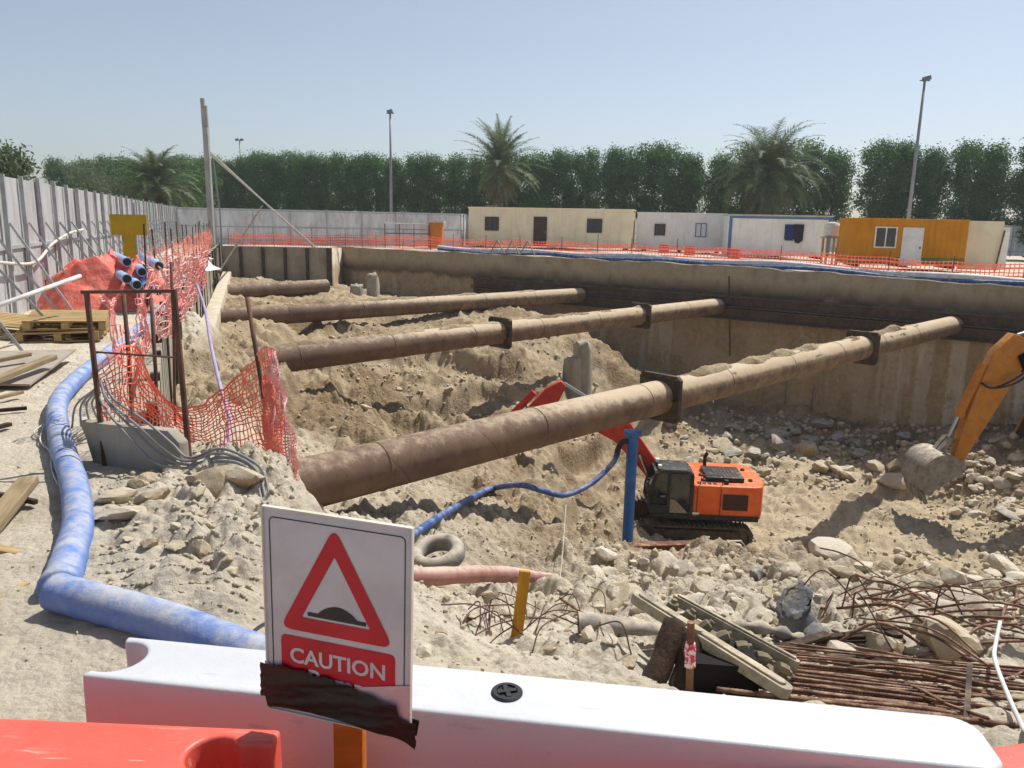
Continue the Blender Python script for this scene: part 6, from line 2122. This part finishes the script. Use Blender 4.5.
    for i in range(13):
        t_ = i / 12; c_ = a + (b - a) * t_; sq = 1 - .5 * t_
        for j in range(n):
            a_ = 2 * math.pi * j / n; v.append((c_[0] + .03 * t_ * math.sin(a_), c_[1] + .075 * math.cos(a_) * (1 + .2 * t_), c_[2] + .075 * math.sin(a_) * sq + .01 * math.sin(i * 1.7 + j)))
    for i in range(12):
        for j in range(n): f.append((i * n + j, i * n + (j + 1) % n, (i + 1) * n + (j + 1) % n, (i + 1) * n + j))
    mb.add(v, f); single('crushed_pipe', mb, 'pipegrey', 'grey crushed plastic pipe, open at its left end, below the flat tan slab', 'pipe', smooth=True)
    # cloth bundle
    sp = smooth_path([aty(803, 590, 6.15), aty(793, 602, 6.1), aty(803, 620, 6.05), aty(820, 638, 5.85), aty(842, 653, 5.6)], 9)
    mb = MB(); v = []; f = []; n = 22
    for i, c_ in enumerate(sp):
        R0 = .125 if i < 14 else .125 - .05 * (i - 14) / (len(sp) - 14)
        for j in range(n):
            a_ = 2 * math.pi * j / n; rr = R0 * min(1, .25 + i / 4) * (1 + .30 * float(vnoise(np.array(j * .8), np.array(i * .7), 3)) + .16 * (1 - 2 * abs(math.sin(i * .8 + math.sin(a_) * 2.2 + .5 * math.sin(2 * a_)))))
            v.append((c_[0] + rr * math.cos(a_), c_[1] + rr * .8 * math.sin(a_), c_[2] + rr * .75 * math.sin(a_ + .5) - .04))
    for i in range(len(sp) - 1):
        for j in range(n): f.append((i * n + j, i * n + (j + 1) % n, (i + 1) * n + (j + 1) % n, (i + 1) * n + j))
    f.append(tuple(range(n))); f.append(tuple((len(sp) - 1) * n + j for j in range(n)))
    mb.add(v, f); single('cloth_bundle', mb, 'ragblue', 'twisted grey blue cloth bundle lying on the rubble behind the rebar heap', 'cloth', smooth=True)
    sp = smooth_path([g(712, 640) + np.array([0, 0, .05]), g(740, 636) + np.array([0, 0, .08]), g(775, 640) + np.array([0, 0, .07]), g(800, 648) + np.array([0, 0, .05])], 7)
    mb = MB(); mb.tube(sp, [.045 + .018 * math.sin(i * 1.3) for i in range(len(sp))], 10); single('cloth_strip', mb, 'pipegrey', 'dirty grey strip of cloth between the steel frame and the cloth bundle', 'cloth', smooth=True)
    # white wire frame by the excavator track
    q = [aty(722, 558, 13.0), aty(727, 541, 13.0), aty(741, 541, 13.1), aty(745, 546, 13.1), aty(733, 556, 13.0)]
    mb = MB(); mb.tube(q + [q[0]], .018, 6); single('wire_loop', mb, 'ropewhite', 'bent white wire frame on the crest below the excavator track', 'wire')


pit_items()


def rebar_heap():
    def bar(pts, r, rib=True):
        P_ = smooth_path(pts, 6) if len(pts) > 2 else pts
        P_ = [np.array(p) for p in P_]
        d = np.r_[0, np.cumsum([np.linalg.norm(P_[i + 1] - P_[i]) for i in range(len(P_) - 1)])]
        if not rib:
            mb = MB(); mb.tube(P_, r, 7); return mb
        step = r * .9; n = int(d[-1] / step); s = np.linspace(0, d[-1], n)
        Q_ = np.stack([np.interp(s, d, [p[k] for p in P_]) for k in range(3)], 1)
        mb = MB(); mb.tube(Q_.tolist(), [r * (1.13 if i % 2 else .97) for i in range(n)], 8); return mb
    rg = random.Random(9)
    # straight bundle (near ends in view, far ends past the right edge)
    rows = 32
    for k in range(rows):
        f = k / (rows - 1)
        px0 = rg.uniform(690, 800) + 30 * f; py0 = 640 + 56 * f + rg.uniform(-3, 3)
        if k > 26: px0 = 775 + 12 * (k - 27) + rg.uniform(0, 30); py0 = 694 + 3.4 * (k - 27)
        py1 = 676 + 64 * f + rg.uniform(-4, 4)
        a = aty(px0, py0 + 4, 5.45 - 1.35 * f); b = aty(1100 + rg.uniform(-20, 60), py1 + 4, 4.75 - 1.1 * f)
        mid = (a + b) / 2 + np.array([0, rg.uniform(-.04, .04), rg.uniform(-.015, .03)])
        r = .009 if f < .35 else (.0115 if f < .75 else .015)
        single('rebar', bar([a, mid, b], r), 'rebar', 'rusty ribbed rebar in the straight bundle behind the right end of the white barrier', 'rebar', 'straight bars of the rebar heap', smooth=True)
    # bent bars, each with its own shape
    bent = [
        (((845, 652), (858, 640), (876, 629), (914, 618), (953, 611), (1016, 609)), 5.6, 6.6, .014, 'thickest arching bar springing over the boulders left of the white pipe'),
        (((853, 573), (870, 580), (904, 588), (948, 619), (989, 652)), 9.5, 5.8, .014, 'long bar slanting down to the right across the bent bars'),
        (((866, 592), (880, 583), (905, 574), (925, 566)), 9.0, 9.6, .012, 'hooked thin bar at the top of the rubble below the arm shadow'),
        (((822, 624), (848, 606), (868, 598), (886, 606)), 7.2, 7.6, .012, 'low arched bar left of the thickest arching bar'),
        (((926, 592), (942, 586), (965, 588), (990, 600), (1006, 612)), 8.3, 7.5, .012, 'arched bar above the pale boulder with the dark face'),
        (((930, 589), (975, 588), (1030, 586)), 8.5, 8.8, .01, 'thin level bar running out of view above the right rubble'),
        (((800, 622), (860, 621), (930, 618), (985, 634), (1040, 640)), 6.8, 6.2, .013, 'long gently waved bar crossing behind the largest boulder'),
        (((848, 626), (880, 642), (910, 656), (940, 668), (965, 676)), 6.3, 5.0, .014, 'bar slanting down to the right in front of the largest boulder'),
        (((911, 646), (945, 652), (985, 664), (1040, 674)), 5.7, 5.1, .017, 'thick bar lying over the foot of the largest boulder'),
        (((948, 648), (975, 661), (1010, 672), (1045, 680)), 5.6, 4.9, .018, 'thick dark bar crossing under the white pipe'),
        (((1018, 588), (1013, 620), (1018, 650), (1008, 668)), 7.2, 5.4, .015, 'upright bent bar at the right edge'),
        (((1026, 596), (1006, 606), (1002, 640), (1016, 665)), 7.2, 5.5, .013, 'curled bar behind the white pipe'),
        (((820, 548), (838, 552), (860, 562), (872, 576)), 11.5, 10.0, .012, 'thin hooked bar on the crest right of the large pale boulder'),
        (((775, 610), (800, 612), (840, 611), (858, 617)), 7.4, 7.2, .012, 'short level bar behind the grey blue cloth bundle'),
        (((950, 640), (975, 632), (1000, 630), (1030, 622)), 6.0, 6.3, .012, 'short bar rising to the right edge over the boulders'),
        (((560, 598), (578, 610), (598, 624)), 6.9, 6.2, .014, 'dark bar poking up right of the yellow stake'),
    ]
    for q, Y0, Y1, r, lab in bent:
        n = len(q); pts = [aty(p[0], p[1], Y0 + (Y1 - Y0) * i / (n - 1)) for i, p in enumerate(q)]
        single('bent_bar', bar(pts, r), 'rebar', lab, 'bent bar', 'bent bars over the rubble', smooth=True)
    for k in range(34):
        px0 = rg.uniform(800, 1010); py0 = rg.uniform(600, 690); ang = rg.gauss(.3, .4); Lp = rg.uniform(60, 190)
        c0 = g(px0, py0); c1 = g(min(1090, px0 + Lp * math.cos(ang)), min(728, max(588, py0 + Lp * .55 * math.sin(ang))))
        lift = rg.uniform(.03, .1); mid = (c0 + c1) / 2 + np.array([rg.uniform(-.1, .1), rg.uniform(-.06, .06), rg.choice((0, .02, .05, .16))])
        single('loose_bar', bar([c0 + np.array([0, 0, lift * .5]), mid + np.array([0, 0, lift]), c1 + np.array([0, 0, lift])], rg.choice((.008, .0105, .013))), 'rebar', 'loose rusty bar thrown across the rubble and the rebar heap at the lower right', 'rebar', 'loose bars thrown across the rubble', smooth=True)
    for k in range(7):
        c0 = g(rg.uniform(700, 860), rg.uniform(640, 690)); a = rg.uniform(-.5, .5); L = rg.uniform(.25, .6)
        plank(c0 + np.array([-L * math.cos(a), -L * math.sin(a), .03]), c0 + np.array([L * math.cos(a), L * math.sin(a), .07]), rg.uniform(.03, .08), .025, 'broken strip of grey timber lying among the rebar by the worn steel frame', 'timber_strip', rg.choice(('woodgrey', 'charwood')), 'timber', 'broken timber among the rebar')
    # thin tangle round the stake and scattered wire
    for (q, Y0, Y1, lab) in ((((468, 658), (540, 655), (648, 650), (700, 640)), 5.0, 5.6, 'long thin bar lying across the sand just beyond the white barrier'),
                             (((405, 598), (450, 597), (478, 592), (500, 580), (522, 573)), 7.6, 8.0, 'thin wavy bar reaching up to the end of the red pipe'),
                             (((508, 640), (525, 648), (530, 664)), 5.7, 5.1, 'short crooked bar at the foot of the yellow stake'),
                             (((566, 505), (562, 560), (556, 612)), 11.0, 6.9, 'thin pale string line rising behind the tangle')):
        n = len(q); pts = [aty(p[0], p[1], Y0 + (Y1 - Y0) * i / (n - 1)) for i, p in enumerate(q)]
        single('thin_bar' if 'string' not in lab else 'string_line', bar(pts, .008 if 'string' not in lab else .004, False), 'rebar' if 'string' not in lab else 'ropewhite', lab, 'thin bar' if 'string' not in lab else 'string', smooth=True)
    for k in range(26):
        c = g(rg.uniform(470, 620), rg.uniform(600, 645)); a = rg.uniform(0, 6.28); L = rg.uniform(.15, .5)
        p0 = c + np.array([math.cos(a) * L, math.sin(a) * L, .02]); p1 = c - np.array([math.cos(a) * L, math.sin(a) * L, -.03]); pm = c + np.array([rg.uniform(-.1, .1), rg.uniform(-.1, .1), rg.uniform(.05, .22)])
        single('tie_wire', bar([p0, pm, p1], .0055, False), 'rebarthin', 'thin rusty wire in the tangle around the foot of the yellow stake', 'wire', 'wire tangle by the yellow stake', smooth=True)
    for k in range(14):
        c = g(rg.uniform(820, 1020), rg.uniform(585, 640)); a = rg.uniform(0, 6.28); L = rg.uniform(.2, .6)
        p0 = c + np.array([math.cos(a) * L, math.sin(a) * L * .6, .02]); p1 = c - np.array([math.cos(a) * L, math.sin(a) * L * .6, -.05]); pm = c + np.array([rg.uniform(-.1, .1), rg.uniform(-.1, .1), rg.uniform(.08, .35)])
        single('tie_wire', bar([p0, pm, p1], .007, False), 'rebarthin', 'thin rusty wire curling over the rubble under the bent bars', 'wire', 'wires under the bent bars', smooth=True)
    # white pipe standing over the heap
    mb = MB(); mb.tube(smooth_path([aty(1000, 622, 5.2), aty(996, 642, 4.9), aty(995, 660, 4.6), aty(1010, 700, 4.0), aty(1030, 742, 3.5)], 8), .0135, 10)
    single('white_pipe', mb, 'whitehose', 'bent white pipe standing over the rebar heap at the right edge', 'pipe', smooth=True)
    mb = MB(); a = aty(970, 664, 4.3); b = aty(966, 724, 3.9); mb.bar(a, b, .03, .01); single('binding_strap', mb, 'steeldark', 'dark binding strap across the rebar bundle', 'strap')


rebar_heap()


def edge_machine():
    Y = 25.0; a = aty(1013, 452, Y); top = aty(1022, 421, Y)
    z0 = hz(a[0] + .6, Y)
    a = a + np.array([1.05, 0, 0]); top = top + np.array([1.05, 0, 0])
    r = Root('dump_truck', 'dark machine cab edged in yellow, just showing at the right edge', 'machine', (a[0] + .9, Y, z0))
    prof = [(0, .45), (0, a[2] - z0 + .25), (.28, top[2] - z0), (1.6, top[2] - z0), (1.7, .45)]
    m = MB(); m.prism(prof, lambda p, d: (a[0] + p[0], d, z0 + p[1]), Y - .1, Y + 1.6); r.part('cab', m, 'machineblack', bevel=.04)
    m = MB()
    for yy in (Y - .12, Y + 1.62):
        for i in (1, 2):
            p, q = prof[i], prof[i + 1]; m.bar((a[0] + p[0], yy, z0 + p[1]), (a[0] + q[0], yy, z0 + q[1]), .07, .07)
    r.part('edge_rail', m, 'diggeryel')
    for dx in (.35, 1.4):
        for yy in (Y, Y + 1.5):
            m = MB(); m.lathe([(.2, -.14), (.42, -.14), (.45, -.08), (.45, .08), (.42, .14), (.2, .14)], 20, Matrix.Translation((a[0] + dx, yy, z0 + .42)) @ Matrix.Rotation(math.pi / 2, 4, 'X')); r.part('wheel', m, 'tyre', angle=40)


edge_machine()


# ------------------------------------------------------------------ dusty air over the site
def haze():
    m = bpy.data.materials.new('dusty_air'); m.use_nodes = True; t = m.node_tree; t.nodes.clear()
    o = t.nodes.new('ShaderNodeOutputMaterial'); v = t.nodes.new('ShaderNodeVolumePrincipled')
    v.inputs['Color'].default_value = (.86, .9, .95, 1); v.inputs['Density'].default_value = HAZE
    v.inputs['Anisotropy'].default_value = .3
    t.links.new(v.outputs[0], o.inputs['Volume'])
    mb = MB(); mb.box((0, 40, 3.0), (170, 200, 24))
    h = mb.obj('haze', m); h['kind'] = 'stuff'


HAZE = .0006
haze()
